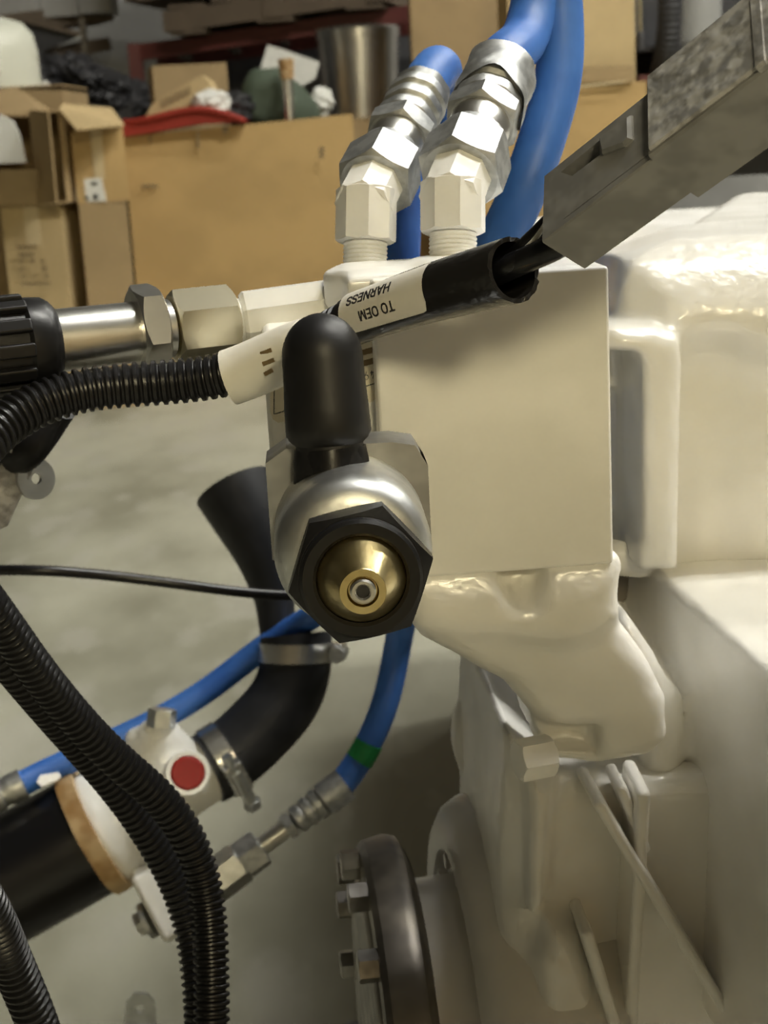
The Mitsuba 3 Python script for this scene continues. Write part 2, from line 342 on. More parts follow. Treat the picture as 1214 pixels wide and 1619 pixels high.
for z in (.2, .45, .70, .92): obj('drawer', placed(rbox([.58, .02, .20], .006), (.49, -.375, z), (1, 0, 0), (0, 1, 0)), 'plywood', blocker)
# ---------------------------------------------------------------- gearbox casting
def pm(pts, ym):                                   # pixel outline -> (x, z) on the machine plane y = ym
    return [tuple(PM(px, py, ym)[[0, 2]]) for px, py in pts]
def pz(pts, z):                                    # pixel outline -> machine (x, y) on a level plane
    return [tuple((PZ(px, py, z) @ MROT)[:2]) for px, py in pts]
gear = thing('gearbox', 'large white painted gearbox casting with ribs filling the right side', 'gearbox')
# upper housing: body, outer flange and the frame around a dark opening
YU = 0.575
c = Cast([.05, .50, .60], [.40, 1.05, .88], .0021)
top = PM(1110, 402, YU)[2]
body = pm([(1003, 372), (1600, 372), (1600, 1000), (1003, 1000)], YU); zt = top
body = [(body[0][0], zt), (body[1][0], zt), (body[2][0], .66), (body[0][0] + .004, .66)]
xl = body[0][0]
c.add(c.prism([(xl, YU + .012), (.40, YU + .012), (.40, 1.0), (xl + .16, 1.0), (xl + .022, .66)], 2, .66, zt, .020), .004)
# bulge of the front, upper half proud
c.add(c.prism([(body[0][0] + .002, zt - .003), (.40, zt - .003), (.40, PM(1100, 590, YU)[2]), (body[0][0] + .002, PM(1100, 560, YU)[2])], 1, YU - .001, .70, .020, tilt=(0, .55)), .022)
d = c.seg((body[0][0] + .032, YU + .004, .66), (body[0][0] + .030, YU - .004, PM(1100, 600, YU)[2]), .011, .014)
c.cut(d, .016)
fl = pm([(968, 522), (1076, 531), (1082, 575), (1075, 905), (1010, 905), (1010, 640), (968, 640)], YU - .012)
c.add(c.prism(fl, 1, YU - .012, YU + .045, .006), .006)
c.add(c.prism(pm([(900, 522), (1040, 525), (1040, 580), (900, 580)], YU - .012), 1, YU - .010, YU + .045, .006), .006)
c.cut(c.prism(pm([(900, 556), (1006, 556), (1017, 575), (1014, 858), (900, 858)], YU - .012), 1, YU - .05, YU + .024, .004), .004)
c.rough(.0006, 190)
obj('upper_housing', toworld(c.mesh()), 'cast_paint', gear, smooth=True)
obj('opening_wall', toworld(box([.045, YU + .022, .66], [.105, YU + .03, .80])), 'opening_dark', gear, label='grey wall behind the opening beside the valve block')
# ledge box below it
zl = PM(1100, 911, YU - .002)[2]
e0, e1 = np.array(pz([(1030, 897), (1214, 1060)], zl)); ev = (e1 - e0) / np.linalg.norm(e1 - e0)
led = [tuple(e0 - ev * .08), tuple(e1 + ev * .03), (.42, e1[1] - .02), (.42, e0[1] + .12)]
c = Cast([.05, .36, .44], [.42, .74, .72], .0022)
c.add(c.prism(led, 2, .505, zl, .0035), .004)
foot_r = pm([(985, 992), (1003, 985), (1040, 1040), (1072, 1110), (1080, 1190), (1068, 1232), (1015, 1235), (1000, 1100)], YU - .045)
c.add(c.prism(foot_r, 1, YU - .050, YU + .06, .012), .016)
pk = pm([(962, 880), (1012, 892), (1010, 985), (985, 1000), (960, 990)], YU)
c.rough(.0008, 170)
obj('ledge', toworld(c.mesh()), 'cast_paint', gear, smooth=True, label='flat bright ledge with a slanting edge')
obj('opening_floor', toworld(tri(m3.Manifold.batch_hull([m3.Manifold.sphere(.006, 20).translate(list(PM(px, py, YU + .01))) for px, py in ((950, 872), (1010, 884), (950, 884), (1010, 890))]))), 'cast_paint', gear, smooth=True)
obj('pocket_wall', toworld(box([PM(950, 900, .60)[0], .62, PM(980, 1010, .6)[2]], [PM(1030, 900, .60)[0], .63, PM(980, 830, .6)[2]])), 'dark_steel', gear)  # dark tone for the pocket in the white casting
# foot below the valve block
YB = 0.462
c = Cast([-.02, .42, .55], [.15, .62, .75], .0015)
ft = pm([(655, 915), (975, 893), (968, 940), (985, 992), (1030, 1050), (1066, 1120), (1072, 1190), (1040, 1222), (960, 1236), (872, 1226), (850, 1150), (805, 1092), (668, 1012), (655, 985)], YB + .006)
c.add(c.prism(ft, 1, YB + .007, YB + .075, .010, tilt=(0.0, -.22)), .006)
up = pm([(640, 900), (973, 885), (968, 975), (905, 1010), (670, 985), (640, 950)], YB)
c.add(c.prism(up, 1, YB + .001, YB + .06, .004, tilt=(0, .10)), .010)
c.cut(c.seg(PM(833, 955, YB) - [0, .006, 0], PM(826, 930, YB) + [0, .004, .004], .0045, .0075), .005)
c.cut(c.prism(pm([(868, 1172), (962, 1172), (962, 1222), (868, 1222)], YB), 1, YB - .03, YB + .024, .006), .006)
c.rough(.0007, 170)
obj('foot_bracket', toworld(c.mesh()), 'cast_paint', gear, smooth=True)
bp = PM(872, 1193, YB + .012) @ MROT.T
obj('bolt', nut(bp, -unit(MX * 1 + MY * .25), .0125, .0072, rot=30), 'cast_paint', gear, label='white painted bolt head')
# lower wall with crossing ribs
YL = 0.525
c = Cast([.02, .44, .28], [.36, .80, .64], .0021)
lw = pm([(800, 1150), (870, 1225), (1075, 1222), (1500, 1180), (1500, 1900), (800, 1900), (792, 1300)], YL)
c.add(c.prism(lw, 1, YL, .66, .012, tilt=(0, -.10)), .004)
c.add(c.prism(pm([(826, 1200), (862, 1226), (850, 1400), (826, 1425)], YL), 1, YL - .018, .65, .007), .010)
c.add(c.prism(pm([(862, 1440), (900, 1452), (960, 1619), (990, 1800), (850, 1800), (842, 1500)], YL), 1, YL - .014, .65, .008), .012)
c.rough(.0009, 150)
obj('lower_housing', toworld(c.mesh()), 'cast_paint', gear, smooth=True)
def rib(pa, pb, w, h, ym=YL, tl=-.10):
    za, zb = PM(*pa, ym), PM(*pb, ym); zc = np.mean([q[1] for q in lw])
    pts = []
    for (px, py), q in ((pa, za), (pb, zb)):
        y = ym + tl * (q[2] - zc); pts.append(PM(px, py, y - h / 2))
    m = bar(pts[0], pts[1], w, h * 1.6, up=(0, -1, 0), r=w * .42)
    obj('rib', toworld(m), 'cast_paint', gear, smooth=True)
rib((930, 1240), (1150, 1600), .0042, .018)
rib((1006, 1225), (984, 1640), .0050, .016)
rib((972, 1225), (1012, 1330), .0040, .012)
rib((1214, 1480), (1160, 1640), .0050, .016)
rib((914, 1440), (975, 1640), .0045, .018)
rib((1190, 1215), (1182, 1300), .006, .010)
# bell rim behind the foot, seal ring, shaft and flange
def pw(px, py, d): return P(px, py, d)
rimp = [pw(800, 1072, .69), pw(758, 1100, .69), pw(734, 1150, .69), pw(744, 1205, .69), pw(772, 1262, .68), pw(800, 1330, .67), pw(832, 1430, .66), pw(862, 1560, .65), pw(878, 1700, .65)]
obj('bell_flange', tube(rimp, [.006, .006, .0055, .0055, .006, .006, .007, .007, .007], n=20, rings=70, oval=1.9), 'cast_paint', gear, smooth=True)
c = Cast([.0, .60, .30], [.18, .90, .72], .003)
bh = [PM(*q, .70)[[0, 2]] for q in ((790, 1070), (846, 1110), (880, 1250), (900, 1500), (900, 1900), (840, 1800), (806, 1420), (776, 1280), (744, 1190), (742, 1140), (760, 1096))]
c.add(c.prism([tuple(q) for q in bh], 1, .700, .735, .012), .004)
obj('bell_housing', toworld(c.mesh()), 'cast_paint', gear, smooth=True)
ax = unit(MX * math.cos(math.radians(2)) + MY * math.sin(math.radians(2)))
rc = P(735, 1635, .675)
obj('seal_ring', ring([(-.002, .080), (-.0035, .084), (-.003, .092), (.001, .099), (.008, .1035), (.018, .105), (.05, .107), (.05, .080)], rc, ax, n=96), 'cast_paint', gear, smooth=True)
obj('seal_cover', ring([(.006, .03), (.003, .080), (.012, .082), (.03, .082), (.03, .03)], rc, ax, n=96), 'cast_paint', gear, smooth=40)
for k in range(14):
    a, b, _ = basis(ax); an = k / 14 * 2 * math.pi
    obj('cover_bolt', nut(rc + ax * .003 + .0745 * (math.cos(an) * a + math.sin(an) * b), -ax, .004, .0038), 'cast_paint', gear)
obj('output_shaft', lathe([(-.024, .02), (-.024, .066), (-.022, .068), (.01, .070), (.02, .02)], rc, ax, n=72), 'cast_paint', gear, smooth=40, label='dull painted shaft hub')
of = rc - ax * .021
fk = obj('output_flange', lathe([(-.0215, .03), (-.0215, .068), (-.0205, .072), (-.0195, .073), (-.019, .0845), (-.0165, .0875), (-.007, .0895), (-.002, .088), (.002, .080), (.003, .05), (.003, .03)], of, ax, n=96), 'dark_steel', gear, label='dark bare steel output flange')
for k in range(14):
    a, b, _ = basis(ax); an = (k + .35) / 14 * 2 * math.pi; q = of - ax * .0188 + .0785 * (math.cos(an) * a + math.sin(an) * b)
    obj('flange_nut', nut(q, -ax, .0085, .0068, rot=k * 17), 'dirty_steel', fk)
# below the frame the casing goes on down to its feet
c = Cast([.0, .40, .0], [.42, 1.02, .36], .006)
c.add(c.prism([(.08, .50), (.40, .50), (.40, 1.0), (.08, 1.0)], 2, .10, .34, .03), .004)
c.add(c.prism([(.10, .52), (.38, .52), (.38, .58), (.10, .58)], 2, .004, .16, .01), .01)
c.add(c.prism([(.10, .88), (.38, .88), (.38, .96), (.10, .96)], 2, .004, .16, .01), .01)
rear = slab([(.44, .52, 0), (.44, 1.00, 0), (.15, 1.02, 0), (.30, 2.15, 0), (1.1, 2.15, 0), (1.1, .52, 0)], (0, 0, .72), .03)  # engine mass out of view, shaped to shade the floor
obj('core_housing', toworld(slab([(.18, .60, .28), (.21, 1.04, .28), (.42, 1.04, .28), (.42, .60, .28)], (0, 0, .40), .01)), 'cast_paint', gear)
obj('unseen_engine_mass', toworld(rear), 'cast_paint', gear)
obj('sump', toworld(c.mesh()), 'cast_paint', gear, smooth=True)
# ---------------------------------------------------------------- valve block
vb = thing('valve_block', 'white painted valve block with flat beige-lit front behind the solenoid', 'valve block')
zb, ztop = PM(830, 902, YB)[2], PM(840, 428, YB)[2]
x0, x1, xn = PM(598, 650, YB)[0], PM(966, 650, YB)[0], PM(424, 680, YB + .012)[0]
obj('block', toworld(placed(rbox([x1 - x0, .07, ztop - zb], .0012), [(x0 + x1) / 2, YB + .035, (ztop + zb) / 2])), 'white_paint', vb, smooth=True)
zn = PM(424, 760, YB + .012)[2]; zn1 = PM(500, 512, YB + .02)[2]
obj('neck', toworld(placed(rbox([x0 - xn + .01, .05, zn1 - zn], .003), [(x0 + xn) / 2 + .005, YB + .012 + .025, (zn1 + zn) / 2])), 'white_paint', vb, smooth=True)
pa, pb = P(383, 506, .497), P(640, 470, .505); pd = unit(pb - pa)
RP = .0096
obj('port', lathe([(0, .002), (0, RP - .0012), (.0012, RP), (np.linalg.norm(pb - pa), RP)], pa, pd, n=8, ref=np.array([0, -.38, 1.])), 'white_paint', vb, smooth=20)
c = Cast([-.05, .44, .79], [.11, .57, .83], .0011)
for (px, py, w) in ((577, 424, .0135), (716, 408, .0135)):
    q = PM(px, py, YB + .030)
    c.add(c.prism([(q[0] + w * math.cos(t), q[1] + w * math.sin(t)) for t in np.arange(24) * math.pi / 12], 2, q[2] - .012, q[2], .002), .004)
q = PM(640, 428, YB + .03)
c.add(c.prism([(q[0] - .020, YB + .006), (x1 - .004, YB + .006), (x1 - .004, YB + .06), (q[0] - .02, YB + .06)], 2, .79, ztop + .0006, .002), .006)
obj('top_boss', toworld(c.mesh()), 'white_paint', vb, smooth=True)
# name plate on the neck, half hidden behind the boot
yp = YB + .0118
plp = [PM(px, py, yp) for px, py in ((427, 540), (598, 532), (603, 620), (590, 634), (560, 642), (440, 668), (431, 662), (427, 650))]
plate = obj('name_plate', toworld(slab(plp, (0, -.0006, 0))), 'sticker', vb, smooth=False, label='cream label with a thin dark border')
def line3(a, b, w, ym):
    return toworld(bar(PM(*a, ym), PM(*b, ym), w, .0002, up=(0, -1, 0)))
obj('border', trimesh.util.concatenate([line3((593, 548), (600, 604), .0003, yp - .0007), (line3((600, 604), (433, 655), .0003, yp - .0007)), line3((433, 655), (434, 560), .0003, yp - .0007)]), 'ink', plate, smooth=False)
def text_on(txt, hgt, org, xdir, ydir, mat, parent, name='print', bold=False, wrap=None):
    m = meshkit.text_mesh(txt, hgt, .00008, bold); 
    if wrap: m = m.subdivide_to_size(wrap[1])
    v = m.vertices
    xdir, ydir = unit(xdir), unit(ydir)
    if wrap:
        r = wrap[0]; n = np.cross(xdir, ydir); a = v[:, 1] / r
        v = np.asarray(org) + v[:, :1] * xdir + (np.sin(a) * (r + v[:, 2]))[:, None] * ydir + (np.cos(a) * (r + v[:, 2]) - r)[:, None] * n
    else: v = np.asarray(org) + v @ np.stack([xdir, ydir, np.cross(xdir, ydir)])
    m.vertices = v; return obj(name, m, mat, parent, smooth=False)
xd = unit(PM(594, 566, yp) - PM(560, 574, yp)) @ MROT.T
text_on('4953', .0025, PM(595, 584, yp - .0007) @ MROT.T, -xd, (0, 0, -1), 'ink', plate)
for (px, py) in ((590, 553), (592, 570)):
    obj('print_row', toworld(bar(PM(px, py, yp - .0007), PM(px - 26, py + 7, yp - .0007), .0018, .0002, up=(0, -1, 0))), 'ink_brown', plate, smooth=False)
# ---------------------------------------------------------------- solenoid valve
sv = thing('solenoid_valve', 'zinc solenoid coil with black hex nut and brass tip at the centre', 'solenoid valve')
O = P(560, 884, .402)
vpt = ray(472, 209); A = unit([vpt[0], vpt[1], 0])       # axis, away from the camera
RC = .0212
obj('coil', lathe([(.0, .012), (0.0006, RC - .0062), (.0016, RC - .0036), (.0035, RC - .0013), (.0062, RC - .0003), (.009, RC), (.046, RC)], O, A, n=96), 'zinc', sv, smooth=50)
ah = np.cross(A, [0, 0, 1.])
fc = O + A * .046
cf = [(-.0225, -.008), (.0228, -.012), (.0228, .0165), (.0195, .0225), (.013, .0238), (-.0165, .0238), (-.0225, .020)]
obj('coil_frame', slab([fc - A * .013 + ah * u + np.array([0, 0, w]) for u, w in cf][::-1], A * .018, .001), 'frame_zinc', sv)
obj('valve_stem', lathe([(0, .004), (0, .016), (.02, .016), (.02, .004)], fc + A * .003, A), 'zinc', sv)
N0 = P(570, 908, .397)
nk = obj('hex_nut', nut(O + (N0 - O - A * np.dot(N0 - O, A)) , -A, .0085, .0192, rot=-20, bore=.0118, ref=(0, 0, 1)), 'black_plastic', sv, smooth=25)
oc = O + (N0 - O - A * np.dot(N0 - O, A)) - A * .0085
obj('nut_collar', ring([(.002, .0116), (-.0022, .0116), (-.003, .0124), (-.003, .0150), (-.0022, .0158), (.002, .0160)], oc, A, n=80), 'black_plastic', sv, smooth=35)
bk = obj('brass_cap', lathe([(.004, .003), (.004, .0116), (-.0015, .0116), (-.0022, .0112), (-.0125, .0062), (-.0130, .0058), (-.0130, .0040), (-.0126, .0038), (-.0112, .0036), (-.0112, .001)], oc, A, n=80), 'brass', sv, smooth=28, label='conical brass cap')
scr = ring([(-.0112, .0017), (-.0131, .0017), (-.0135, .0021), (-.0135, .0028), (-.0130, .0033), (-.0112, .0033)], oc, A, n=40)
obj('set_screw', scr, 'steel', bk, smooth=30, label='small steel set screw with a socket')
obj('socket', nut(oc - A * .0118, -A, .0006, .0019), 'dark_plastic', bk)
# rubber boot over the coil plug
bt = thing('rubber_boot', 'black rubber boot shaped like a thumb standing on the solenoid coil', 'rubber boot')
bb = P(524, 738, .4235); btop = P(503, 489, .4175); bd = unit(btop - bb); L = np.linalg.norm(btop - bb)
rb = lambda px, d=.42: px * d / FPX
prof = []
for t, r in [(0, 6), (0, 57), (.03, 57), (.12, 52), (.17, 52), (.20, 60), (.24, 66), (.30, 68), (.42, 67), (.55, 65), (.72, 64)]: prof.append((t * L, rb(r)))
for k in range(1, 13):
    an = k / 12 * math.pi / 2; prof.append(((.72 + .28 * math.sin(an)) * L, rb(64) * max(math.cos(an), .02)))
obj('boot', lathe(prof, bb - bd * .001, bd, n=64, wobble=lambda s, a: 1 + .035 * np.cos(2 * a) * (s < .3 * L)), 'black_rubber', bt, smooth=40)
obj('skirt', lathe([(-.006, .003), (-.006, rb(60)), (.002, rb(57)), (.0055, rb(54)), (.0055, .003)], bb, bd, n=6 * 8, wobble=lambda s, a: 1 + .06 * np.cos(4 * a)), 'black_plastic', bt, smooth=40)
# ---------------------------------------------------------------- wiring harness
hz = thing('wiring_harness', 'black wiring harness in corrugated conduit running behind the rubber boot', 'wiring harness')
hp = [P(-260, 1150, .44), P(-150, 880, .435), P(-60, 745, .440), P(20, 662, .455), P(110, 622, .463), P(240, 606, .468), P(345, 594, .468), P(420, 572, .464)]
obj('conduit', tube(hp, .0069, n=32, ridge=(.00285, .0011)), 'black_plastic', hz, smooth=40)
obj('label_sleeve', tube([P(362, 597, .468), P(400, 583, .466), P(446, 563, .462), P(486, 548, .458)], .0086, n=40, rings=24), 'label_white', hz, smooth=40, label='white printed sleeve on the conduit')
lp = [P(486, 548, .456), P(540, 518, .447), P(600, 490, .4365), P(700, 458, .4165), P(812, 427, .394)]
obj('conduit', tube(lp[:3], .0068, n=32, ridge=(.0028, .001)), 'black_plastic', hz, smooth=40)
lp2 = [P(556, 509, .4445), P(610, 487, .4345), P(700, 458, .4165), P(812, 427, .394)]
obj('loom_tube', tube(lp2, [.0071, .0075, .0081, .0086], n=48, rings=40, hollow=.0012, jag=.0012), 'black_tape', hz, smooth=50, label='black taped open tube end')
# tape label wrapped on the tube
la, lb = P(566, 502.5, .4425), P(702, 458.5, .4161); ld = unit(lb - la)
up_ = unit(U - ld * np.dot(U, ld)); tow = unit(np.cross(ld, up_)); tow = tow if np.dot(tow, C - la) > 0 else -tow
def wrap(pa, pb, ra, rb_, a0, a1, n=26, m=14, cor=.003):
    v = []; L = np.linalg.norm(pb - pa)
    for i in range(n):
        t = i / (n - 1); r = ra + (rb_ - ra) * t; s = min(t, 1 - t) * L; ins = cor - math.sqrt(max(cor ** 2 - max(cor - s, 0) ** 2, 0))
        aa, ab = a0 + ins / r, a1 - ins / r
        for j in range(m):
            a = aa + (ab - aa) * j / (m - 1); v.append(pa + (pb - pa) * t + r * (math.cos(a) * tow + math.sin(a) * up_))
    f = grid_faces(n, m, False); v = np.array(v)
    return tm(v, f)
tl = obj('tape_label', wrap(la, lb, .0075, .0083, math.radians(-48), math.radians(88)), 'label_white', hz, smooth=True, label='white tape label with upside-down lettering')
def wraptext(txt, h, s_at, ang, r, parent):
    m = meshkit.text_mesh(txt, h, .00008, True).subdivide_to_size(.0006); v = m.vertices; a = math.radians(ang) - v[:, 1] / r
    L = np.linalg.norm(lb - la); t = (s_at - v[:, 0]) / L; rr = .0075 + .0008 * t + .00006 + v[:, 2]
    m.vertices = la + (lb - la) * t[:, None] + rr[:, None] * (np.cos(a)[:, None] * tow + np.sin(a)[:, None] * up_)
    obj('lettering', m, 'ink', parent, smooth=False)
wraptext('HARNESS', .0030, .0225, 36, .0079, tl)
wraptext('TO OEM', .0028, .0238, -6, .0079, tl)
for k, (dy, l) in enumerate(((556, 17), (572, 18), (588, 13))):
    a = P(412 + k * 3, dy + 4, .4555); b = P(412 + k * 3 + l, dy - 3, .4535)
    obj('print_row', bar(a, b, .0013, .0002, up=ray(420, dy)), 'ink_brown', f'{hz}__label_sleeve', smooth=False)
wires = [([(760, 445, .408), (800, 425, .396), (845, 405, .390), (885, 386, .386), (897, 378, .386)], .0034), ([(770, 432, .408), (812, 402, .398), (842, 375, .393), (872, 345, .392), (884, 333, .392)], .0020), ([(772, 440, .402), (820, 412, .392), (850, 396, .390), (882, 376, .387), (896, 370, .387)], .0024)]
for w, r in wires: obj('wire', tube([P(*q) for q in w], r, n=14, rings=24), 'black_gloss', hz, smooth=True)
obj('wire', tube([P(818, 398, .397), (P(834, 390, .392)), P(868, 345, .390)], .0007, n=8, rings=14), 'label_white', hz, smooth=True, label='thin white wire')
# ---------------------------------------------------------------- grey connector
gc = thing('connector_plug', 'grey plastic plug connector with a latch slot at the upper right', 'connector')
lw = -unit(ray(900, 320)); lr = unit(R - lw * np.dot(R, lw)); lu = np.cross(lw, lr)
def img(x, y, w): return x * lr + y * lu + w * lw
ca_ = unit(img(.79, .61, .625)); ce1 = unit(img(0, -109, 106)); ce1 = unit(ce1 - ca_ * np.dot(ce1, ca_)); cn = unit(np.cross(ce1, ca_)); cn = cn if np.dot(cn, img(-68, 43, 44)) > 0 else -cn
KR = P(857, 383, .376); W1, W2 = .0232, .0142
def cpt(s, t, n): return KR + ca_ * s - ce1 * t + cn * n          # along the plug, up the bright face, out of it
def cbox(s0, s1, t0, t1, n0, n1, ch=0):
    q = [(t0, n0), (t1, n0), (t1 - ch, n1), (t1 - ch, n1), (t0 + ch * .5, n1), (t0, n1 - ch * .5)]
    return trimesh.convex.convex_hull([cpt(s, t, n) for s in (s0, s1) for t, n in q])
def up_px(px, py, n=0.0):                                          # pixel -> (s, t) on the bright face
    q = onplane(px, py, KR + cn * n, cn) - KR; return float(q @ ca_), float(-(q @ ce1))
S1 = up_px(1031, 249)[0]
body = man(cbox(0, S1 + .004, 0, W1, -W2, 0, .0008))
body = body - man(slab([cpt(*up_px(*q), 0) for q in ((886, 272), (948, 222), (948, 245), (904, 278))], -cn * .006).apply_translation(cn * .001))
s_a, t_a = up_px(884, 345); s_b, t_b = up_px(1031, 246)
body = body - man(cbox(s_a + .0015, S1, .0022, (t_a + t_b) / 2, -.0022, .002))
obj('plug_body', tri(body), 'connector_grey', gc, smooth=18)
lt = slab([cpt(*up_px(*q), -.0004) for q in ((950, 221), (1001, 184), (1002, 222), (990, 234), (955, 246))], cn * .0018, .0008)
obj('latch', lt, 'connector_grey', gc, smooth=18, label='raised latch tab')
S2 = up_px(1290, 40)[0]; s3 = S1 + .012
shell = man(cbox(S1, S2, -.0002, W1 + .0034, -W2 - .0006, .0012, .0012))
obj('socket_shell', tri(shell), 'connector_grey', gc, smooth=18)
obj('scuffed_face', cbox(S1 + .0008, S2, .0012, W1 + .0030, .0006, .0020, .0008), 'scuffed_grey', gc, smooth=18, label='scuffed silvery grey upper face')
kq = onplane(1110, 318, KR - cn * W2, ce1) ; sl_ = float((kq - KR) @ ca_)
obj('shell_lip', cbox(sl_, S2, .0002, W1, -W2 - .0026, -W2 + .002, .0008), 'connector_grey', gc, smooth=18)
sr = up_px(1200, 30)[0]
obj('shell_rim', cbox(sr, sr + .0025, .0, W1 + .004, -W2, .0026, .0012), 'scuffed_grey', gc, smooth=18)
# ---------------------------------------------------------------- pressure sensor on the left
ps = thing('pressure_sensor', 'steel pressure sensor with a black plug screwed into the valve block port', 'pressure sensor')
s1, s0 = P(383, 506, .497), P(-60, 556, .462); sd = unit(s0 - s1); Ls = np.linalg.norm(s0 - s1)
def at(px): return Ls * (383 - px) / 443
obj('thread', lathe([(-.004, .002), (-.004, .0066), (at(372), .0072), (at(368), .0085), (at(362), .0085), (at(362), .002)], s1, sd, n=40), 'white_paint', ps)
obj('hex_nut', nut(s1 + sd * at(366), sd, at(266) - at(366), .0120, rot=0), 'yellow_zinc', ps, smooth=20, label='yellowish zinc hex nut')
obj('neck', lathe([(at(270), .006), (at(262), .0092), (at(246), .0092), (at(240), .006)], s1, sd), 'steel', ps)
obj('hex_flange', nut(s1 + sd * at(247), sd, at(205) - at(247), .0152, rot=20), 'steel', ps, smooth=20)
obj('barrel', lathe([(at(215), .004), (at(213), .0095), (at(80), .0098), (at(76), .0094), (at(72), .004)], s1, sd, n=64), 'steel', ps, smooth=40)
kp = obj('plug', lathe([(at(84), .004), (at(82), .0105), (at(74), .0125), (at(64), .0138), (at(44), .0142), (at(36), .0142), (at(30), .0132), (at(-60), .0134), (at(-60), .004)], s1, sd, n=64), 'black_plastic', ps, smooth=35, label='ribbed black plug')
a, b, dd = basis(sd)
for k in range(12):
    an = k / 12 * 2 * math.pi; rad = math.cos(an) * a + math.sin(an) * b
    obj('grip', placed(rbox([at(-60) - at(36), .0042, .0026], .0008), s1 + sd * (at(-60) + at(36)) / 2 + rad * .0142, sd, np.cross(rad, sd)), 'black_plastic', kp, smooth=True)
# ---------------------------------------------------------------- elbows and blue hoses on top
def fitting(base, knee, tip, label, dR):
    e = thing('elbow_fitting', label, 'fitting'); b0, k0, t0 = P(*base), P(*knee), P(*tip); d1, d2 = unit(k0 - b0), unit(t0 - k0); Lb = np.linalg.norm(k0 - b0)
    r = .0070 * dR
    n = 9; pr_ = [(-.004, .002)]
    for k in range(n): pr_ += [(-.004 + k * .0014, r), (-.004 + k * .0014 + .0007, r * 1.07)]
    pr_ += [(-.004 + n * .0014, r), (-.004 + n * .0014, .002)]
    obj('thread', lathe(pr_, b0, d1, n=40), 'white_paint', e, smooth=20)
    s = -.004 + n * .0014
    b1 = tri(man(nut(b0 + d1 * s, d1, Lb - s + .004, .0102 * dR, n=8, rot=22, ch=.1)))
    b2 = nut(k0 - d2 * .004, d2, .0145, .0101 * dR, n=8, rot=10)
    body = man(b1) + man(b2) + m3.Manifold.sphere(.0096 * dR, 40).translate(list(k0))
    obj('elbow_body', tri(body), 'white_paint', e, smooth=35)
    return k0, d2
def hose_end(parent, p, d, dR, rot, sleeve=False):
    q = p
    obj('swivel_nut', nut(q, d, .0165, .0142 * dR, rot=rot, bore=.0094 * dR), 'bright_zinc', parent, smooth=22)
    obj('nut_shoulder', lathe([(.0160, .004), (.0160, .0120 * dR), (.0205, .0112 * dR), (.022, .0095 * dR), (.022, .004)], q, d, n=48), 'bright_zinc', parent, smooth=35)
    obj('stem', lathe([(.020, .004), (.021, .0085 * dR), (.026, .0100 * dR), (.031, .0100 * dR), (.0315, .004)], q, d, n=48), 'steel', parent, smooth=40)
    obj('crimp_hex', nut(q + d * .0305, d, .0085, .0128 * dR, rot=rot + 12), 'bright_zinc', parent, smooth=22)
    pr_ = [(.038, .004)]
    for k in range(3): s = .0385 + k * .0085; pr_ += [(s, .0098 * dR), (s + .001, .0112 * dR), (s + .005, .0114 * dR), (s + .0062, .0102 * dR), (s + .0078, .0098 * dR)]
    pr_ += [(.066, .0108 * dR), (.0665, .004)]
    obj('ferrule', lathe(pr_, q, d, n=40, wobble=lambda s, a: 1 + .02 * np.cos(8 * a)), 'bright_zinc', parent, smooth=30)
    return q + d * .066
K1, D1 = fitting((577, 424, .512), (579, 318, .512), (652, 175, .555), 'white painted elbow fitting at the end of the valve block, left of two', 1.0)
K2, D2 = fitting((716, 410, .500), (716, 306, .500), (778, 150, .538), 'white painted elbow fitting nearest the grey connector, right of two', 1.06)
h1 = thing('hydraulic_hose', 'blue hydraulic hose looping over from the left elbow fitting', 'hose')
e1 = hose_end(h1, K1 + D1 * .0095, D1, .98, 8)
obj('hose', tube([e1 - D1 * .014, e1 + D1 * .004, e1 + D1 * .018 + np.array([.003, .014, -.0]), e1 + D1 * .012 + np.array([.004, .045, -.012]), P(655, 190, .68), P(636, 330, .67), P(632, 420, .67), P(640, 700, .80), P(560, 900, .98), P(500, 970, 1.05), P(415, 1025, 1.07), P(340, 1082, 1.07), P(255, 1135, 1.06), P(150, 1185, 1.05), P(28, 1243, 1.03)], .0087, n=28, rings=220), 'blue_rubber', h1, smooth=True)
pe = P(28, 1243, 1.03); de = unit(P(-60, 1285, 1.02) - pe)
obj('ferrule', lathe([(-.004, .006), (-.004, .0105), (.006, .0105), (.008, .0095), (.011, .0095), (.012, .0112), (.022, .0112), (.024, .008), (.06, .008), (.06, .002)], pe, de, n=32), 'bright_zinc', h1, label='crimped silver ferrule at the far end')
h2 = thing('hydraulic_hose', 'blue hydraulic hose with a green band beside the right elbow fitting', 'hose')
e2 = hose_end(h2, K2 + D2 * .0095, D2, 1.06, 0)
lo_end = P(534, 1248, 1.0)
obj('hose', tube([e2 - D2 * .014, e2 + D2 * .010, e2 + D2 * .035 + np.array([.004, .008, 0]), P(865, -95, .585), P(886, 60, .585), P(866, 190, .58), P(828, 300, .58), P(780, 400, .60), P(700, 620, .72), P(655, 860, .90), P(640, 960, .97), P(627, 1030, 1.0), P(612, 1100, 1.0), P(585, 1170, 1.0), lo_end], .0090, n=28, rings=240), 'blue_rubber', h2, smooth=True)
obj('green_band', tube([P(583.5, 1174, 1.0), P(577, 1187, 1.0), P(568, 1202, 1.0)], .0095, n=28, rings=8), 'green_tape', h2, smooth=35, label='green tape band')
sd2 = unit(P(470, 1296, .995) - lo_end)
pr_ = [(-.006, .004), (-.006, .0112), (.012, .0112)]
for k in range(3): s = .013 + k * .0075; pr_ += [(s, .0088), (s + .001, .0104 - k * .0006), (s + .005, .0104 - k * .0006), (s + .006, .0088 - k * .0006)]
pr_ += [(.036, .004)]
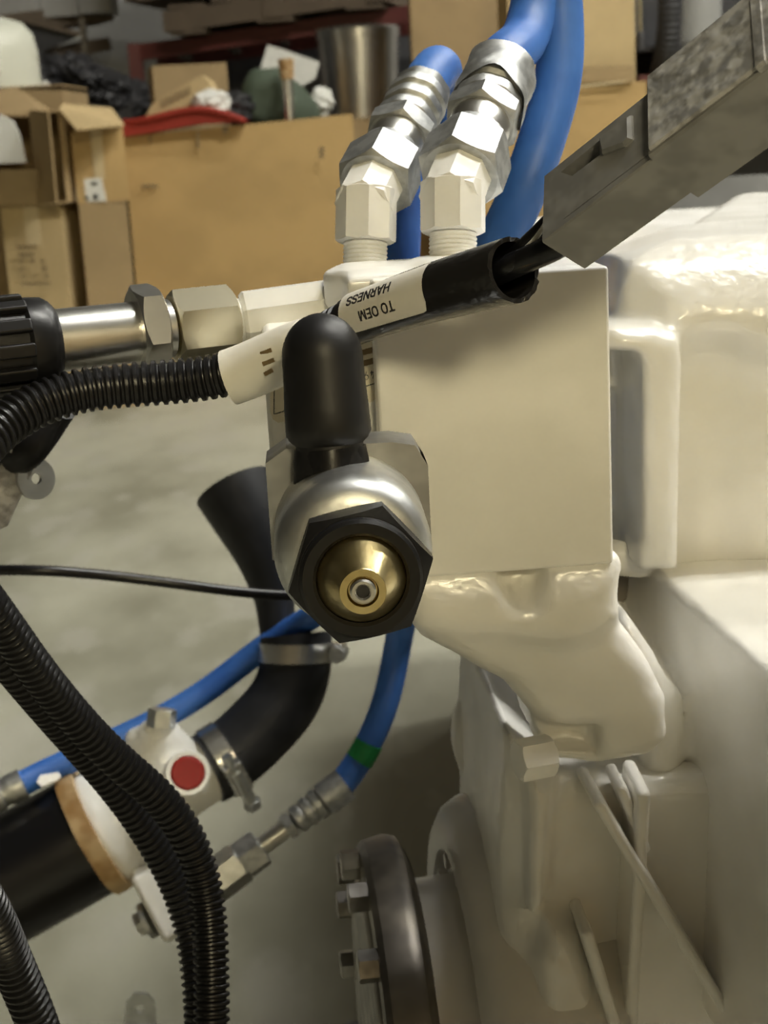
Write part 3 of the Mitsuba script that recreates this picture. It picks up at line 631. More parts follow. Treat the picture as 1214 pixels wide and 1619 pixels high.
obj('ferrule', lathe(pr_, lo_end, sd2, n=36), 'bright_zinc', h2, smooth=30, label='silver ferrule below the green band')
obj('crimp_hex', nut(lo_end + sd2 * .036, sd2, .006, .0098), 'bright_zinc', h2, smooth=20)
obj('stem', lathe([(.041, .003), (.041, .0062), (.062, .0062), (.062, .003)], lo_end, sd2, n=32), 'steel', h2)
obj('swivel_nut', nut(lo_end + sd2 * .061, sd2, .016, .0132, rot=10), 'bright_zinc', h2, smooth=20)
obj('adaptor', nut(lo_end + sd2 * .0765, sd2, .03, .0140, rot=25), 'zinc', h2, smooth=20)
# foil sleeve torn open around the right ferrule
def foil():
    n, m = 26, 16; v = []; a, b, _ = basis(D2, ref=-ray(800, 60))
    for i in range(n):
        for j in range(m):
            t, s = i / (n - 1), j / (m - 1); an = math.radians(-118 + 236 * t); r = .0124 + .0011 * meshkit.noise(np.array([[t * 9, s * 4, 2.]]))[0]
            l = .034 + .03 * s + (1 - s) * (.0135 * (meshkit.noise(np.array([[t * 7, 1., 5.]]))[0] + .5 * math.exp(-((t - .45) / .18) ** 2)))
            v.append(K2 + D2 * (.0095 + l) + r * (math.cos(an) * a + math.sin(an) * b))
    return tm(v, grid_faces(n, m, False))
obj('foil_sleeve', foil(), 'bright_zinc', h2, smooth=40, label='crumpled torn foil sleeve')
# ---------------------------------------------------------------- cooler, rubber hoses and conduits low on the left
DC = 1.05
px2m = DC / FPX
oc_ = thing('oil_cooler', 'black cylindrical oil cooler with a white end housing and red plug', 'oil cooler')
qc = P(150, 1315, DC); qn = P(338, 1210, 1.06); qd = unit(qn - qc); qf = qc - qd * .40
obj('shell', lathe([(-.40, .01), (-.40, .0425), (-.002, .0425), (-.002, .01)], qc, qd, n=72), 'black_gloss', oc_, smooth=40)
obj('gasket', lathe([(-.006, .01), (-.006, .0448), (.0, .0452), (.006, .0445), (.006, .01)], qc, qd, n=72, wobble=lambda s, a: 1 + .015 * np.sin(7 * a)), 'rust', oc_, smooth=40, label='rusty tan joint ring')
c = Cast(qc + np.array([-.07, -.08, -.10]), qc + np.array([.14, .09, .10]), .0024)
c.add(c.seg(qc + qd * .010, qc + qd * .020, .040, .036), .01)
c.add(c.seg(qc + qd * .02, qc + qd * .082, .0245, .0235), .016)
tb = P(252, 1166, 1.04)
c.add(c.seg(P(240, 1230, 1.05), tb, .022, .015), .010)
c.add(c.seg(P(215, 1168, 1.045), P(285, 1178, 1.045), .0075, .0075), .008)
pl0, pl1 = P(285, 1232, 1.06), P(297, 1222, 1.005)
c.add(c.seg(P(262, 1270, 1.05), P(286, 1238, 1.035), .018, .015), .012)
lo, hi = c.x[-1], 0
# cut everything that reaches back past the joint
X, Y, Z = c.x[:, None, None], c.y[None, :, None], c.z[None, None, :]
c.D = np.maximum(c.D, -((X - qc[0]) * qd[0] + (Y - qc[1]) * qd[1] + (Z - qc[2]) * qd[2] - .004)).astype(np.float32)
obj('end_housing', c.mesh(), 'white_paint', oc_, smooth=True, label='white painted end housing')
pdv = unit(pl1 - pl0)
obj('port_boss', lathe([(.010, .004), (.010, .0150), (.0565, .0150), (.058, .0142), (.058, .0115), (.054, .011), (.054, .003)], pl0, pdv, n=48), 'white_paint', oc_, smooth=35)
obj('red_plug', lathe([(.050, .003), (.050, .0112), (.0575, .0112), (.0585, .0100), (.0585, .002)], pl0, pdv, n=48, wobble=lambda s, a: 1 + .03 * np.sin(9 * a)), 'red_plastic', oc_, smooth=35, label='bright red plastic plug')
tbd = unit(P(258, 1110, 1.04) - P(252, 1166, 1.04))
obj('top_bolt', nut(P(254, 1150, 1.03), tbd, .0125, .0098, rot=15), 'zinc', oc_, smooth=20)
lg = P(262, 1425, 1.02); ld1 = unit(P(290, 1478, 1.02) - P(240, 1385, 1.03)); ld2 = unit(np.cross(ld1, ray(262, 1425)))
obj('lug', placed(rbox([.048, .027, .022], .004), lg, ld1, ld2), 'white_paint', oc_, smooth=True, label='white mounting lug')
obj('lug_link', bar(P(228, 1375, 1.04), lg, .022, .012, r=.003), 'white_paint', oc_, smooth=True)
wd = unit(P(205, 1462, 1.02) - P(262, 1432, 1.02))
obj('washer', lathe([(.0115, .002), (.0115, .0125), (.015, .0125), (.015, .002)], P(262, 1440, 1.02), wd, n=36), 'bright_zinc', oc_)
obj('lug_bolt', nut(P(262, 1440, 1.02) + wd * .015, wd, .006, .0085), 'bright_zinc', oc_, smooth=20)
qa, qb, _ = basis(qd, ref=-ray(80, 1232))
lab = [P(px, py, 1.0) for px, py in ((58, 1238), (64, 1226), (92, 1222), (97, 1228), (92, 1236), (66, 1246))]
axis_n = unit(U * .8 - ray(80, 1232) * .5)
pc = np.mean([onplane(px, py, qc + axis_n * .0428, axis_n) for px, py in ((58, 1238), (97, 1228))], 0)
obj('tag', slab([onplane(px, py, qc + axis_n * .0432, axis_n) for px, py in ((58, 1236), (64, 1225), (92, 1221), (97, 1227), (90, 1233), (66, 1243))], -axis_n * .0012), 'label_white', oc_, smooth=False, label='small white tag on the black shell')
# two legs carry it outside the frame
qs = qc - qd * .33
obj('support_leg', box([qs[0] - .02, qs[1] - .03, 0], [qs[0] + .02, qs[1] + .03, qs[2] - .03]), 'dark_steel', oc_)
rh = thing('coolant_hose', 'thick black rubber hose elbow held by two worm clamps', 'hose')
hc = [P(467, 1003, 1.07), P(467, 1050, 1.07), P(453, 1098, 1.07), P(416, 1146, 1.065), P(366, 1192, 1.06), P(328, 1216, 1.055)]
obj('hose', tube(hc, .0250, n=48, rings=60, hollow=.005), 'black_hose', rh, smooth=50)
def clamp(p, d, r, label, sa):
    k = thing('hose_clamp', label, 'hose clamp', None); a, b, _ = basis(d, ref=-ray(450, 1100))
    obj('band', ring([(-.0065, r), (-.0065, r + .0012), (.0065, r + .0012), (.0065, r)], p, d, n=72), 'steel', k, smooth=35)
    rad = math.cos(sa) * a + math.sin(sa) * b; tg = -math.sin(sa) * a + math.cos(sa) * b; q = p + rad * (r + .005)
    obj('screw_housing', placed(rbox([.024, .013, .009], .002), q, tg, d), 'steel', k, smooth=True)
    obj('screw', lathe([(-.020, .001), (-.020, .0045), (.006, .0045), (.006, .0030), (.020, .0030), (.020, .001)], q + rad * .002, tg, n=20), 'zinc', k, smooth=30)
    obj('screw_head', nut(q + rad * .002 - tg * .020, -tg, .006, .0062), 'bright_zinc', k, smooth=20)
    return k
clamp(P(467, 1030, 1.07), unit(hc[0] - hc[1]), .0252, 'steel worm clamp around the upper end of the black hose elbow', math.radians(80))
clamp(P(352, 1201, 1.058), unit(hc[5] - hc[4]), .0252, 'steel worm clamp around the lower hose end beside the red plug', math.radians(-30))
ep = thing('rubber_pipe', 'dull black flared rubber pipe with a square cut open end', 'pipe')
obj('pipe', tube([P(442, 1040, 1.075), P(438, 1000, 1.075), P(434, 950, 1.076), P(419, 885, 1.078), P(395, 822, 1.082), P(372, 772, 1.088)], [.0120, .0122, .0140, .0192, .0255, .0295], n=48, rings=60, hollow=.004), 'black_hose', ep, smooth=50)
rd = solo('thin_cable', tube([P(-400, 930, .75), P(-200, 908, .755), P(-40, 902, .76), P(60, 902, .76), P(160, 909, .77), P(300, 926, .78), P(400, 938, .79), P(470, 941, .80)], .0027, n=14, rings=60), 'black_gloss', 'thin black cable stretched level across the open floor', 'cable', smooth=True)
k1 = thing('split_conduit', 'black corrugated conduit sagging in front of the cooler, upper strand', 'conduit')
obj('tube', tube([P(-420, 560, .46), P(-180, 755, .48), P(-60, 900, .50), P(-8, 968, .515), P(42, 1038, .53), P(112, 1126, .55), P(190, 1206, .565), P(258, 1268, .575), P(304, 1340, .58), P(328, 1430, .58), P(334, 1530, .575), P(334, 1660, .57), P(320, 1950, .56), P(300, 2300, .56)], .0068, n=30, ridge=(.0030, .0013)), 'black_plastic', k1, smooth=40)
k2 = thing('split_conduit', 'black corrugated conduit sagging in front of the cooler, lower strand', 'conduit')
obj('tube', tube([P(-420, 620, .50), P(-180, 815, .515), P(-60, 955, .53), P(-8, 1022, .54), P(48, 1090, .555), P(112, 1164, .575), P(178, 1240, .59), P(234, 1318, .60), P(276, 1395, .605), P(303, 1480, .605), P(314, 1560, .60), P(318, 1680, .60), P(290, 1980, .60), P(262, 2300, .60)], .0066, n=30, ridge=(.0030, .0013)), 'black_plastic', k2, smooth=40)
k3 = thing('split_conduit', 'black corrugated conduit crossing the lower left corner', 'conduit')
obj('tube', tube([P(-330, 1120, .42), P(-170, 1230, .44), P(-70, 1360, .46), P(-18, 1440, .48), P(18, 1520, .50), P(52, 1600, .51), P(90, 1720, .52), P(140, 1950, .53), P(170, 2250, .53)], .0070, n=30, ridge=(.0030, .0012)), 'black_plastic', k3, smooth=40)
cl = thing('cable_bracket', 'grey bracket plate with a washer below the conduit at the left edge', 'bracket')
vv = -unit(ray(30, 770))
obj('plate', slab([P(px, py, .60) for px, py in ((-40, 770), (0, 735), (26, 716), (44, 728), (52, 744), (12, 832), (-4, 838), (-40, 850))], vv * .002, .0004), 'scuffed_grey', cl)
obj('washer', ring([(-.001, .0022), (-.001, .0082), (.001, .0082), (.001, .0022)], P(56, 757, .606), unit(vv + R * .6), n=40), 'zinc', cl)
obj('clip_loop', tube([P(92, 640, .60), P(64, 682, .60), P(42, 712, .60), P(10, 728, .61), P(-30, 735, .61)], [.0078, .0078, .0075, .0065, .006], n=24, rings=30), 'black_rubber', cl, smooth=True, label='black rubber hose through the bracket')
obj('bolt', nut(P(20, 716, .598), unit(U * .8 + R * .5), .008, .0045), 'bright_zinc', cl, smooth=20)
fb = thing('floor_tab', 'small grey metal tab with a hole standing on the floor at the bottom edge', 'bracket')
ft0 = PZ(222, 1660, 0.0); ty = ft0[1]
def pt(px, py): return PY(px, py, ty)
tabp = m3.CrossSection([[tuple(pt(px, py)[[0, 2]]) for px, py in ((192, 1662), (200, 1590), (212, 1576), (232, 1576), (244, 1590), (252, 1662))][::-1]])
hq = pt(221, 1600)
tabm = tri(tabp.extrude(.004) - m3.Manifold.cylinder(.02, .0045, .0045, 24).translate([hq[0], hq[2], -.005]))
v = tabm.vertices.copy(); tabm.vertices = np.stack([v[:, 0], ty + v[:, 2], v[:, 1]], 1); tabm.faces = tabm.faces[:, ::-1]
tabm.vertices[:, 2] -= tabm.vertices[:, 2].min(); obj('upright', tabm, 'zinc', fb, smooth=False)
obj('foot', box([ft0[0] - .03, ty - .02, 0], [ft0[0] + .03, ty + .03, .004]), 'scuffed_grey', fb)
# ---------------------------------------------------------------- cartons and clutter at the back of the hall
def panel(pts, vec, mat, parent, name='panel', label=None):
    return obj(name, slab(pts, vec), mat, parent, smooth=False, label=label)
def V(p, z=None):
    q = np.array(p, float)
    if z is not None: q[2] = z
    return q
def carton(label, fl, fr, Y, depth, top, bot, mat, skew=0.0, is_open=False, tape=None, group=None, lift=0):
    """front face between pixel columns fl and fr, from the pixel row top to the row bot (or down to the height bot given as ('z', h))."""
    k = thing('carton', label, 'box', group)
    a, b = PY(fl, top, Y), PY(fr, top + lift, Y + skew)
    z0 = bot[1] if isinstance(bot, tuple) else PY((fl + fr) / 2, bot, Y)[2]
    n = unit([-(b - a)[1], (b - a)[0], 0]); t = .006; D = n * depth
    za, zb_ = a[2], b[2]
    A, B = V(a, z0), V(b, z0)
    obj('front', slab([A, B, b, a], n * t), mat, k, smooth=False)
    obj('side', slab([B, B + D, b + D, b], -unit(b - a) * t * [1, 1, 0]), mat, k, smooth=False)
    obj('side', slab([A, A + D, a + D, a], unit(b - a) * t * [1, 1, 0]), mat, k, smooth=False)
    obj('back', slab([A + D, B + D, b + D, a + D], -n * t), mat, k, smooth=False)
    obj('bottom', slab([A, B, B + D, A + D], (0, 0, t)), mat, k, smooth=False)
    if not is_open:
        h = D * .497
        obj('top_flap', slab([a, b, b + h, a + h], (0, 0, -t)), mat, k, smooth=False)
        obj('top_flap', slab([a + D, b + D, b + D - h, a + D - h], (0, 0, -t)), mat, k, smooth=False)
    if tape:
        m_ = (a + b) / 2 - n * .001; w = unit(b - a) * .025
        obj('tape', slab([m_ - w, m_ + w, m_ + w - [0, 0, tape], m_ - w - [0, 0, tape]], -n * .001), 'tape_tan', k, smooth=False)
    return k, n, a, b
def marks(parent, pxs, Y, mat='ink_brown', name='print'):
    """flat printed marks, each a small quad given by pixel corners on the plane y = Y"""
    for q in pxs:
        x0, y0, x1, y1 = q
        obj(name, slab([PY(x0, y0, Y), PY(x1, y0, Y), PY(x1, y1, Y), PY(x0, y1, Y)], (0, -.0012, 0)), mat, parent, smooth=False)
big, nb, ba, bb_ = carton('wide plain tan carton with clutter heaped in its open top', 194, 557, 5.3, .80, 216, ('z', 0), 'cardboard', skew=.06, is_open=True, lift=-36)
obj('filling', slab([V(ba, .60) + nb * .02, V(bb_, .60) + nb * .02, V(bb_, .60) + nb * .78, V(ba, .60) + nb * .78], (0, 0, .02)), 'dark_plastic', big, smooth=False)
marks(big, [(236, 215, 239, 226), (311, 208, 315, 234), (352, 200, 360, 210), (224, 292, 250, 297), (505, 232, 512, 250)], 5.29, 'ink_brown', 'scuff')
rt = thing('red_cloth', 'folded red plastic sheet hanging over the wide carton edge', 'cloth')
obj('sheet', slab([PY(px, py, 5.26) for px, py in ((191, 196), (196, 216), (240, 209), (310, 196), (388, 192), (352, 176), (318, 171), (280, 178), (240, 186))], (0, .25, 0), .01), 'red_cloth', rt)
obj('fold', tube([PY(194, 193, 5.27), PY(250, 184, 5.25), PY(318, 173, 5.25), PY(350, 178, 5.25), PY(386, 191, 5.27)], .010, n=12), 'red_cloth', rt, smooth=True)
k, *_ = carton('small brown carton at the back of the heap behind the red sheet', 240, 358, 5.85, .30, 104, ('z', .62), 'cardboard_dull', skew=.05, lift=-3)
sb = thing('carton', 'small tilted carton with a printed lid resting on the red sheet', 'box')
obj('body', slab([PY(px, py, 5.45) for px, py in ((230, 184), (240, 165), (318, 119), (330, 128), (352, 180), (300, 190))], (0, .22, 0), .004), 'cardboard_pale', sb)
pp = slab([PY(px, py, 5.449) for px, py in ((252, 166), (300, 143), (302, 148), (254, 171))], (0, -.001, 0)); obj('print', pp, 'ink_brown', sb, smooth=False)
pp = slab([PY(px, py, 5.449) for px, py in ((252, 160), (300, 137), (301, 140), (253, 163))], (0, -.001, 0)); obj('print', pp, 'ink_brown', sb, smooth=False)
def blob(center, rx, ry, rz, amp, f, seed, sub=4):
    m = trimesh.creation.icosphere(sub, 1.0); v = m.vertices; m.vertices = v * (1 + amp * (meshkit.fbm(v * f + seed, 3) - .5))[:, None] * [rx, ry, rz] + center; return m
m_ = 5.5 / FPX
solo('plastic_bag', blob(PY(335, 164, 5.42), 30 * m_, .07, 20 * m_, .8, 1.6, 5), 'paper_white', 'crumpled clear white bag behind the red sheet', 'bag', smooth=25)
solo('plastic_bag', blob(PY(368, 170, 5.5), 34 * m_, .07, 24 * m_, .7, 3, 9), 'dark_plastic', 'crumpled dark bag between the white bag and the green cloth', 'bag', smooth=25)
gcl = thing('green_cloth', 'bundled dark green cloth behind the carton rim', 'cloth')
gcb = PY(438, 160, 5.55)
c = Cast(gcb + np.array([-.2, -.15, -.2]), gcb + np.array([.2, .15, .2]), .008)
c.add(c.seg(PY(405, 170, 5.55), PY(410, 135, 5.55), .062, .055), .05); c.add(c.seg(PY(455, 175, 5.55), PY(440, 135, 5.55), .085, .055), .05); c.add(c.seg(PY(485, 185, 5.55), PY(470, 160, 5.55), .05, .04), .05)
c.cut(c.seg(PY(415, 190, 5.47), PY(436, 140, 5.48), .012, .014), .02); c.rough(.012, 22)
obj('bundle', c.mesh(), 'green_cloth', gcl, smooth=True)
tp = thing('metal_pipe', 'short shiny pipe with a brown cap standing in the carton', 'pipe')
pq = PY(458, 190, 5.42)
obj('stem', lathe([(-.25, .002), (-.25, .017), (.145, .017), (.145, .002)], pq, (0, 0, 1), n=28), 'steel', tp)
obj('cap', lathe([(.135, .005), (.135, .022), (.195, .027), (.202, .025), (.202, .004)], pq, (0, 0, 1), n=28), 'rust', tp)
solo('white_board', slab([PY(px, py, 5.9) for px, py in ((412, 106), (423, 71), (450, 79), (505, 98), (498, 124), (478, 136), (474, 150), (470, 330), (440, 330))], (0, .03, 0), .003), 'paper_white', 'torn white foam board leaning behind the green cloth', 'board')
solo('paper_wad', blob(PY(508, 162, 5.6), 18 * m_, .05, 22 * m_, .8, 3, 2), 'paper_white', 'crumpled white paper between the pipe and the steel bin', 'paper', smooth=25)
hid, *_ = carton('brown carton under the steel bin', 505, 634, 6.35, .50, 190, ('z', 0), 'cardboard_dull')
ct = PY(572, 190, 6.55); rcn = 62 * 6.5 / FPX
tc = thing('steel_bin', 'tall stainless steel bin with a rimmed lid', 'bin')
zt_ = PY(572, 45, 6.4)[2]; ct[2] = PY(572, 190, 6.35)[2] + .004
hb = zt_ - ct[2]
obj('body', lathe([(0, .01), (0, rcn * .90), (hb - .03, rcn), (hb - .03, .01)], ct, (0, 0, 1), n=64), 'stainless', tc, smooth=40)
obj('lid', lathe([(hb - .03, .01), (hb - .03, rcn * 1.03), (hb + .005, rcn * 1.04), (hb + .012, rcn * 1.0), (hb + .02, rcn * .6), (hb + .02, .01)], ct, (0, 0, 1), n=64), 'stainless', tc, smooth=35, label='rimmed lid')
# left stack
c1, *_ = carton('printed tan carton at the lower left corner of the stack', 0, 96, 5.0, .36, 327, ('z', 0), 'cardboard_pale', tape=.12)
Yk = 4.955
marks(c1, [(26, 388, 58, 393), (28, 400, 54, 405), (30, 410, 36, 415), (48, 409, 55, 415), (64, 410, 71, 416), (32, 422, 38, 428), (66, 420, 74, 428), (34, 434, 40, 440), (52, 434, 57, 438), (70, 433, 76, 440), (34, 446, 80, 450)], Yk, 'ink_brown')
c2, *_ = carton('tan carton between the printed carton and the wide carton', 124, 200, 5.02, .24, 322, ('z', 0), 'cardboard_dull', skew=.03)
marks(c2, [(142, 382, 158, 387), (160, 412, 190, 416), (158, 425, 192, 429), (162, 444, 174, 452), (180, 444, 194, 452), (162, 456, 176, 462)], 5.06, 'ink_brown')
c3, n3, a3, b3 = carton('taped tan carton with a white shipping label, on top of the stack', 112, 194, 5.02, .24, 208, 320, 'cardboard', skew=.05, is_open=True, lift=-8)
obj('tape', slab([PY(px, py, 5.035) for px, py in ((141, 200), (160, 199), (166, 284), (150, 285))], (0, -.002, 0)), 'tape_tan', c3, smooth=False)
sl = obj('shipping_label', slab([PY(px, py, 5.03) for px, py in ((119, 284), (160, 281), (169, 318), (121, 319))], (0, -.002, 0)), 'paper_white', c3, smooth=False, label='white shipping label')
marks(sl, [(126, 297, 132, 303), (134, 310, 140, 316), (147, 307, 155, 315), (144, 288, 154, 293)], 5.027, 'ink', 'print')
fp0 = [PY(93, 172, 4.86), PY(120, 203, 4.80), PY(196, 196, 5.0), PY(176, 170, 5.25), PY(100, 164, 5.25)]
obj('flap', trimesh.convex.convex_hull(np.vstack([fp0, np.array(fp0) - [0, 0, .006]])), 'cardboard_pale', c3, smooth=False, label='bent top flap')
c4 = thing('carton', 'open carton lying on its side with a white sheet inside', 'box')
zb4, zt4 = PY(50, 324, 4.95)[2], PY(50, 176, 4.95)[2]; xl4, xr4 = PY(-70, 250, 4.95)[0], PY(101, 250, 4.95)[0]
for nm, lo, hi in (('bottom', (xl4, 4.95, zb4), (xr4, 5.36, zb4 + .006)), ('top', (xl4, 4.95, zt4 - .006), (xr4, 5.36, zt4)), ('side', (xr4 - .006, 4.95, zb4), (xr4, 5.36, zt4)), ('side', (xl4, 4.95, zb4), (xl4 + .006, 5.36, zt4)), ('back', (xl4, 5.355, zb4), (xr4, 5.36, zt4))):
    obj(nm, box(lo, hi), 'cardboard_dull', c4, smooth=False)
obj('flap', slab([PY(px, py, Yq) for px, py, Yq in ((78, 176, 4.75), (104, 172, 4.95), (110, 320, 4.95), (58, 322, 4.72))], (-.005, -.003, 0)), 'cardboard_dull', c4, smooth=False)
obj('flap', trimesh.convex.convex_hull([PY(0, 268, 4.78), PY(60, 268, 4.78), PY(64, 322, 4.95), PY(-10, 322, 4.95), PY(0, 270, 4.785), PY(60, 270, 4.785), PY(64, 324, 4.955), PY(-10, 324, 4.955)]), 'cardboard_dull', c4, smooth=False)
fq = [PY(-20, 146, 5.1), PY(26, 138, 5.15), PY(78, 172, 5.0), PY(70, 180, 4.94), PY(-20, 180, 4.94)]
obj('flap', trimesh.convex.convex_hull(np.vstack([fq, np.array(fq) - [0, 0, .008]])), 'cardboard_dull', c4, smooth=False)
solo('white_sheet', slab([PY(px, py, 4.9) for px, py in ((-40, 186), (0, 181), (20, 192), (30, 212), (40, 257), (-40, 260))], (0, .02, 0), .003), 'paper_white', 'white sheet sticking out of the open carton', 'sheet')
c5, *_ = carton('brown carton under the white bucket, behind the open carton', -70, 98, 5.45, .5, 142, ('z', .0), 'cardboard_dull')
bkt = thing('white_bucket', 'pale plastic bucket standing upside down on a carton', 'bucket')
bq = PY(-8, 137, 5.62); bq[2] = PY(50, 142, 5.45)[2] + .002; s_ = 5.6 / FPX
obj('body', lathe([(0, .01), (0, 66 * s_), (6 * s_, 70 * s_), (60 * s_, 69 * s_), (84 * s_, 64 * s_), (100 * s_, 50 * s_), (110 * s_, 20 * s_), (110 * s_, .01)], bq, (0, 0, 1), n=64), 'bucket_white', bkt, smooth=50)
obj('handle_recess', placed(rbox([62 * s_, .02, 58 * s_], .018), bq + np.array([-4 * s_, -66 * s_, 52 * s_]), (1, 0, 0), (0, 1, 0)), 'bucket_white', bkt, smooth=True)
bp_ = thing('black_sheeting', 'heap of black plastic sheeting behind the taped carton', 'sheeting')
for i in range(9):
    px, py = 80 + i * 17, [128, 118, 116, 122, 132, 140, 148, 158, 160][i]
    q = PY(px, py, 6.42 + .05 * (i % 3)); m = blob(q, .085, .14, .075, 1.0, 2.2, i * 3.1, 3); obj('fold', m, 'dark_plastic', bp_, smooth=30)
obj('base', box(PY(66, 170, 6.32), PY(226, 170, 6.66) * [1, 1, 0]), 'dark_plastic', bp_)
solo('paper_wad', blob(PY(72, 137, 5.53), 7 * s_, .02, 8 * s_, .8, 3, 8, 3), 'paper_white', 'tiny crumpled white paper beside the bucket', 'paper', smooth=25)
# rack at the back: posts, beams and a pallet
rk = thing('pallet_rack', 'dark red steel pallet rack carrying a wooden pallet', 'rack')
b0, b1 = PY(214, 84, 7.3), PY(760, 6, 7.0)
obj('beam', bar(b0, b1, .05, .07), 'rack_red', rk)
bk0, bk1 = b0 + [0.0, 1.0, 0], b1 + [0, 1.0, 0]
obj('beam', bar(bk0, bk1, .05, .07), 'rack_red', rk)
for q, zt_ in ((b0, b0[2] + .04), (bk0, bk0[2] + .04), (b1, b1[2] + .04), (bk1, bk1[2] + .04)):
    obj('post', box([q[0] - .03, q[1] - .03, 0], [q[0] + .03, q[1] + .03, zt_]), 'rack_red', rk)
for i in range(6):
    t = (i + .6) / 6.2; obj('deck_bar', bar(b0 + (b1 - b0) * t, bk0 + (bk1 - bk0) * t, .03, .03), 'dark_steel', rk)
def pallet(label, o, dx, L, n_, mat='pallet_wood'):
    k = thing('pallet', label, 'pallet'); dx = unit(dx); dy = np.array([-dx[1], dx[0], 0])
    for j in range(3): obj('stringer', bar(o + dy * (.02 + j * .44), o + dy * (.02 + j * .44) + dx * L, .04, .09), mat, k)
    for j in range(n_):
        q = o + dx * (L * (j + .5) / n_); obj('deck_board', bar(q + [0, 0, .056], q + [0, 0, .056] + dy * .92, L / n_ * .8, .018, up=(0, 0, 1)), mat, k)
        if j % 2 == 0: obj('bottom_board', bar(q - [0, 0, .054], q - [0, 0, .054] + dy * .92, L / n_ * .8, .018), mat, k)
    for j in range(3):
        q = o + dx * (L * (.04 + .46 * j)); obj('block', bar(q - dy * .01, q + dy * .9, .09, .088), mat, k)
    return k
pd_ = unit(b1 - b0)
po = PY(262, 52, 7.12) ; po[2] = b0[2] + (b1 - b0)[2] * .12 + .10
pallet('dark wooden pallet on the red rack beam', po, pd_ * [1, 1, 0] + [0, 0, pd_[2]], 1.0, 5)
plo = po + np.array([-.12, 0.02, .075])
crt = thing('wooden_crate', 'dark wooden crate standing on the rack pallet', 'crate')
for j in range(5): obj('board', bar(plo + [0, 0, .07 + j * .115], plo + pd_ * 1.15 + [0, 0, .07 + j * .115], .03, .105), 'pallet_wood', crt)
obj('body', bar(plo + [0, .45, .30], plo + pd_ * 1.15 + [0, .45, .30], .82, .55), 'pallet_wood', crt)
db = thing('dark_space_block', 'black block added for the dark space under the rack beam', 'bin')  # solid black block put in to make the space under the rack dark
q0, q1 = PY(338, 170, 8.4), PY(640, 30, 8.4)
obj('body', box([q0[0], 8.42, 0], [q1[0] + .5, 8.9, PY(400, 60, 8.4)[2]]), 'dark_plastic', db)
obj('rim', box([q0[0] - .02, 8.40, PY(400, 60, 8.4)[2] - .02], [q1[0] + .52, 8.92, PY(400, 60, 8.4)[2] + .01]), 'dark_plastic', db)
# shelf at the upper left
shf = thing('wall_shelf', 'brown timber shelf against the grey back wall', 'shelf')
obj('plank', bar(PY(-60, 48, 7.6), PY(164, 22, 7.9), .30, .085), 'pallet_wood', shf)
obj('plank', bar(PY(60, 92, 7.7), PY(150, 72, 7.9), .30, .06), 'pallet_wood', shf)
obj('post', box([PY(128, 50, 7.7)[0], 7.66, 0], [PY(137, 50, 7.7)[0], 7.72, PY(130, 20, 7.7)[2]]), 'dark_steel', shf)
obj('post', box([PY(-40, 50, 7.6)[0] - .05, 7.5, 0], [PY(-40, 50, 7.6)[0], 7.55, PY(-40, 40, 7.6)[2]]), 'dark_steel', shf)
for (a, b, lb_) in ((-70, 56, 'pale grey box at the left end of the timber shelf'), (66, 116, 'pale grey box in the middle of the timber shelf'), (126, 168, 'pale grey box at the right end of the timber shelf')):
    k = thing('grey_box', lb_, 'box'); p0 = PY(a, 34 - a * .10, 7.62); p1 = PY(b, -60, 7.62)
    obj('body', box(p0, p1 + [0, .25, 0]), 'wall_paint', k); obj('lid', box([p0[0] - .005, 7.61, p1[2]], [p1[0] + .005, 7.88, p1[2] + .02]), 'grey_plastic', k)
solo('light_strip', bar(PY(72, 68, 7.5), PY(126, 56, 7.6), .03, .02), 'paper_white', 'thin pale strip lying under the timber shelf', 'strip')
jk = thing('leaning_board', 'dark board leaning upright behind the bucket', 'board'); obj('sheet', slab([PY(px, py, 7.3) for px, py in ((38, 30), (60, 34), (128, 55), (70, 80), (60, 170), (60, 480), (38, 480))], (0, .03, 0)), 'dark_plastic', jk); obj('batten', bar(PY(40, 32, 7.28), PY(126, 54, 7.28), .02, .02), 'pallet_wood', jk)
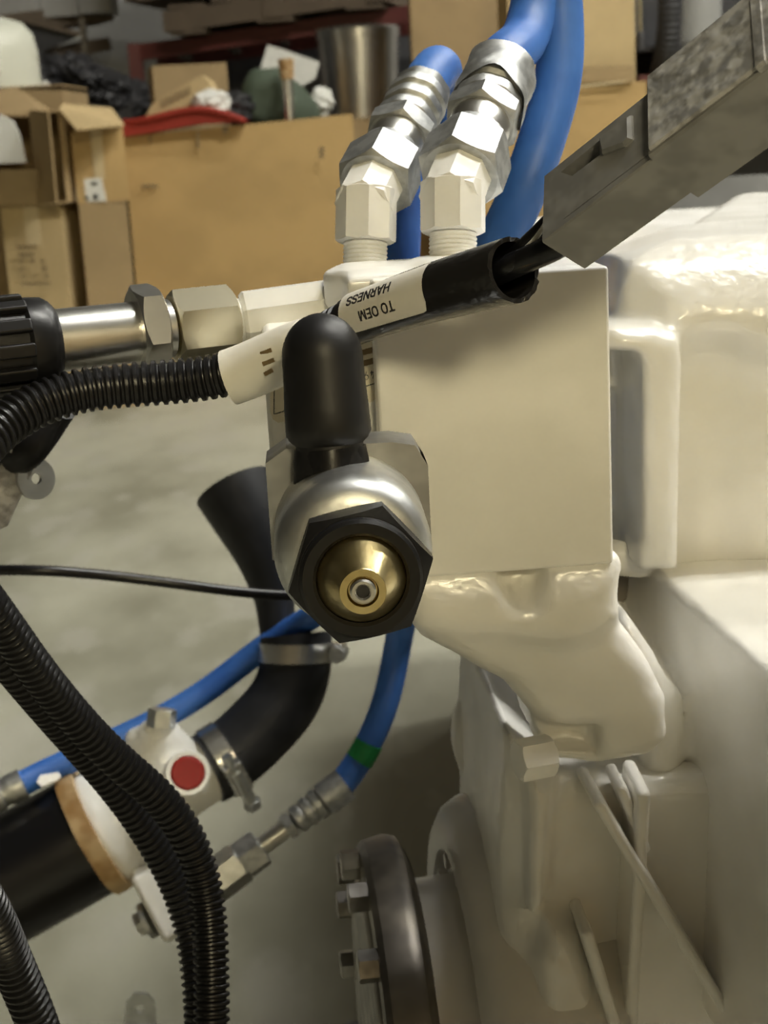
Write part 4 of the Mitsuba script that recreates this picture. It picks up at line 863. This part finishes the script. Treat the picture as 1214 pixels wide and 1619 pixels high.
# cartons at the right
c6, *_ = carton('tan carton behind the right blue hose, below the darker seam', 690, 1022, 5.5, .22, 150, ('z', 0), 'cardboard', lift=-22, skew=.03)
c7, *_ = carton('plain tan carton on top, between the blue hose and the dark shelf', 800, 1002, 5.5, .22, -60, 136, 'cardboard_pale', lift=-10, skew=.03)
obj('bottom_flap', slab([PY(px, py, 5.51) for px, py in ((800, 112), (1001, 104), (1002, 127), (800, 137))], (0, -.008, 0)), 'cardboard_dull', c7, smooth=False)
obj('tape', slab([PY(px, py, 5.49) for px, py in ((880, 139), (990, 127), (990, 130), (880, 143))], (0, -.004, 0)), 'tape_tan', c6, smooth=False)
c8, *_ = carton('shaded brown carton between the two silver hose ends', 644, 820, 6.2, .22, -80, 150, 'cardboard_dull')
c9, *_ = carton('brown carton stacked under the shaded one between the hose ends', 650, 800, 6.2, .22, 152, ('z', 0), 'cardboard_dull')
st_ = thing('utility_shelf', 'dark red shelf at the upper right behind the grey connector', 'shelf')
za_ = PY(1060, 118, 5.9)[2]; xa, xb = PY(1006, 50, 5.8)[0], PY(1010, 50, 5.9)[0] + .9
obj('board', box([xa, 5.75, za_ - .03], [xb, 6.4, za_]), 'rack_red', st_); obj('back_panel', box([xa, 6.4, za_ - .4], [xb, 6.43, za_ + .8]), 'dark_plastic', st_)
for q in ((xa, 6.36), (xb - .04, 6.36), (xb - .04, 5.75)): obj('post', box([q[0], q[1], 0], [q[0] + .04, q[1] + .04, za_ + .8]), 'rack_red', st_)
obj('post', box([xa + .02, 6.1, 0], [xa + .05, 6.13, za_ + .5]), 'dark_steel', st_)
obj('board', box([xa, 5.8, za_ + .085], [xb, 6.4, za_ + .10]), 'dark_plastic', st_)
cq = PY(1044, 116, 5.85)
solo('black_tube', tube([[cq[0], 5.82, za_ + .008], [cq[0] + .005, 5.72, za_ + .12], [cq[0] + .01, 5.72, za_ + .35]], .045, n=24, ridge=(.02, .004)), 'dark_plastic', 'black ribbed tube standing on the red shelf', 'tube', smooth=40)
yb = thing('yellow_brush', 'thin yellow handled brush hanging beside the ribbed tube', 'brush')
obj('handle', tube([PY(1013, -40, 5.7), PY(1012, 20, 5.7), PY(1013, 56, 5.7)], .006, n=10), 'yellow_zinc', yb, smooth=True); obj('head', lathe([(0, .004), (0, .012), (.02, .02), (.06, .022), (.06, .004)], PY(1013, 50, 5.7), (0, 0, -1), n=20), 'dark_plastic', yb)
jr = thing('plastic_jar', 'cloudy grey plastic jar on the red shelf behind the connector', 'jar')
q = PY(1103, 38, 5.9); q[2] = za_ + .102
obj('body', lathe([(0, .01), (0, .082), (.01, .086), (.22, .086), (.24, .06), (.24, .01)], q, (0, 0, 1), n=36), 'grey_plastic', jr, smooth=40); obj('lid', lathe([(.235, .01), (.235, .066), (.27, .066), (.27, .01)], q, (0, 0, 1), n=36), 'paper_white', jr)
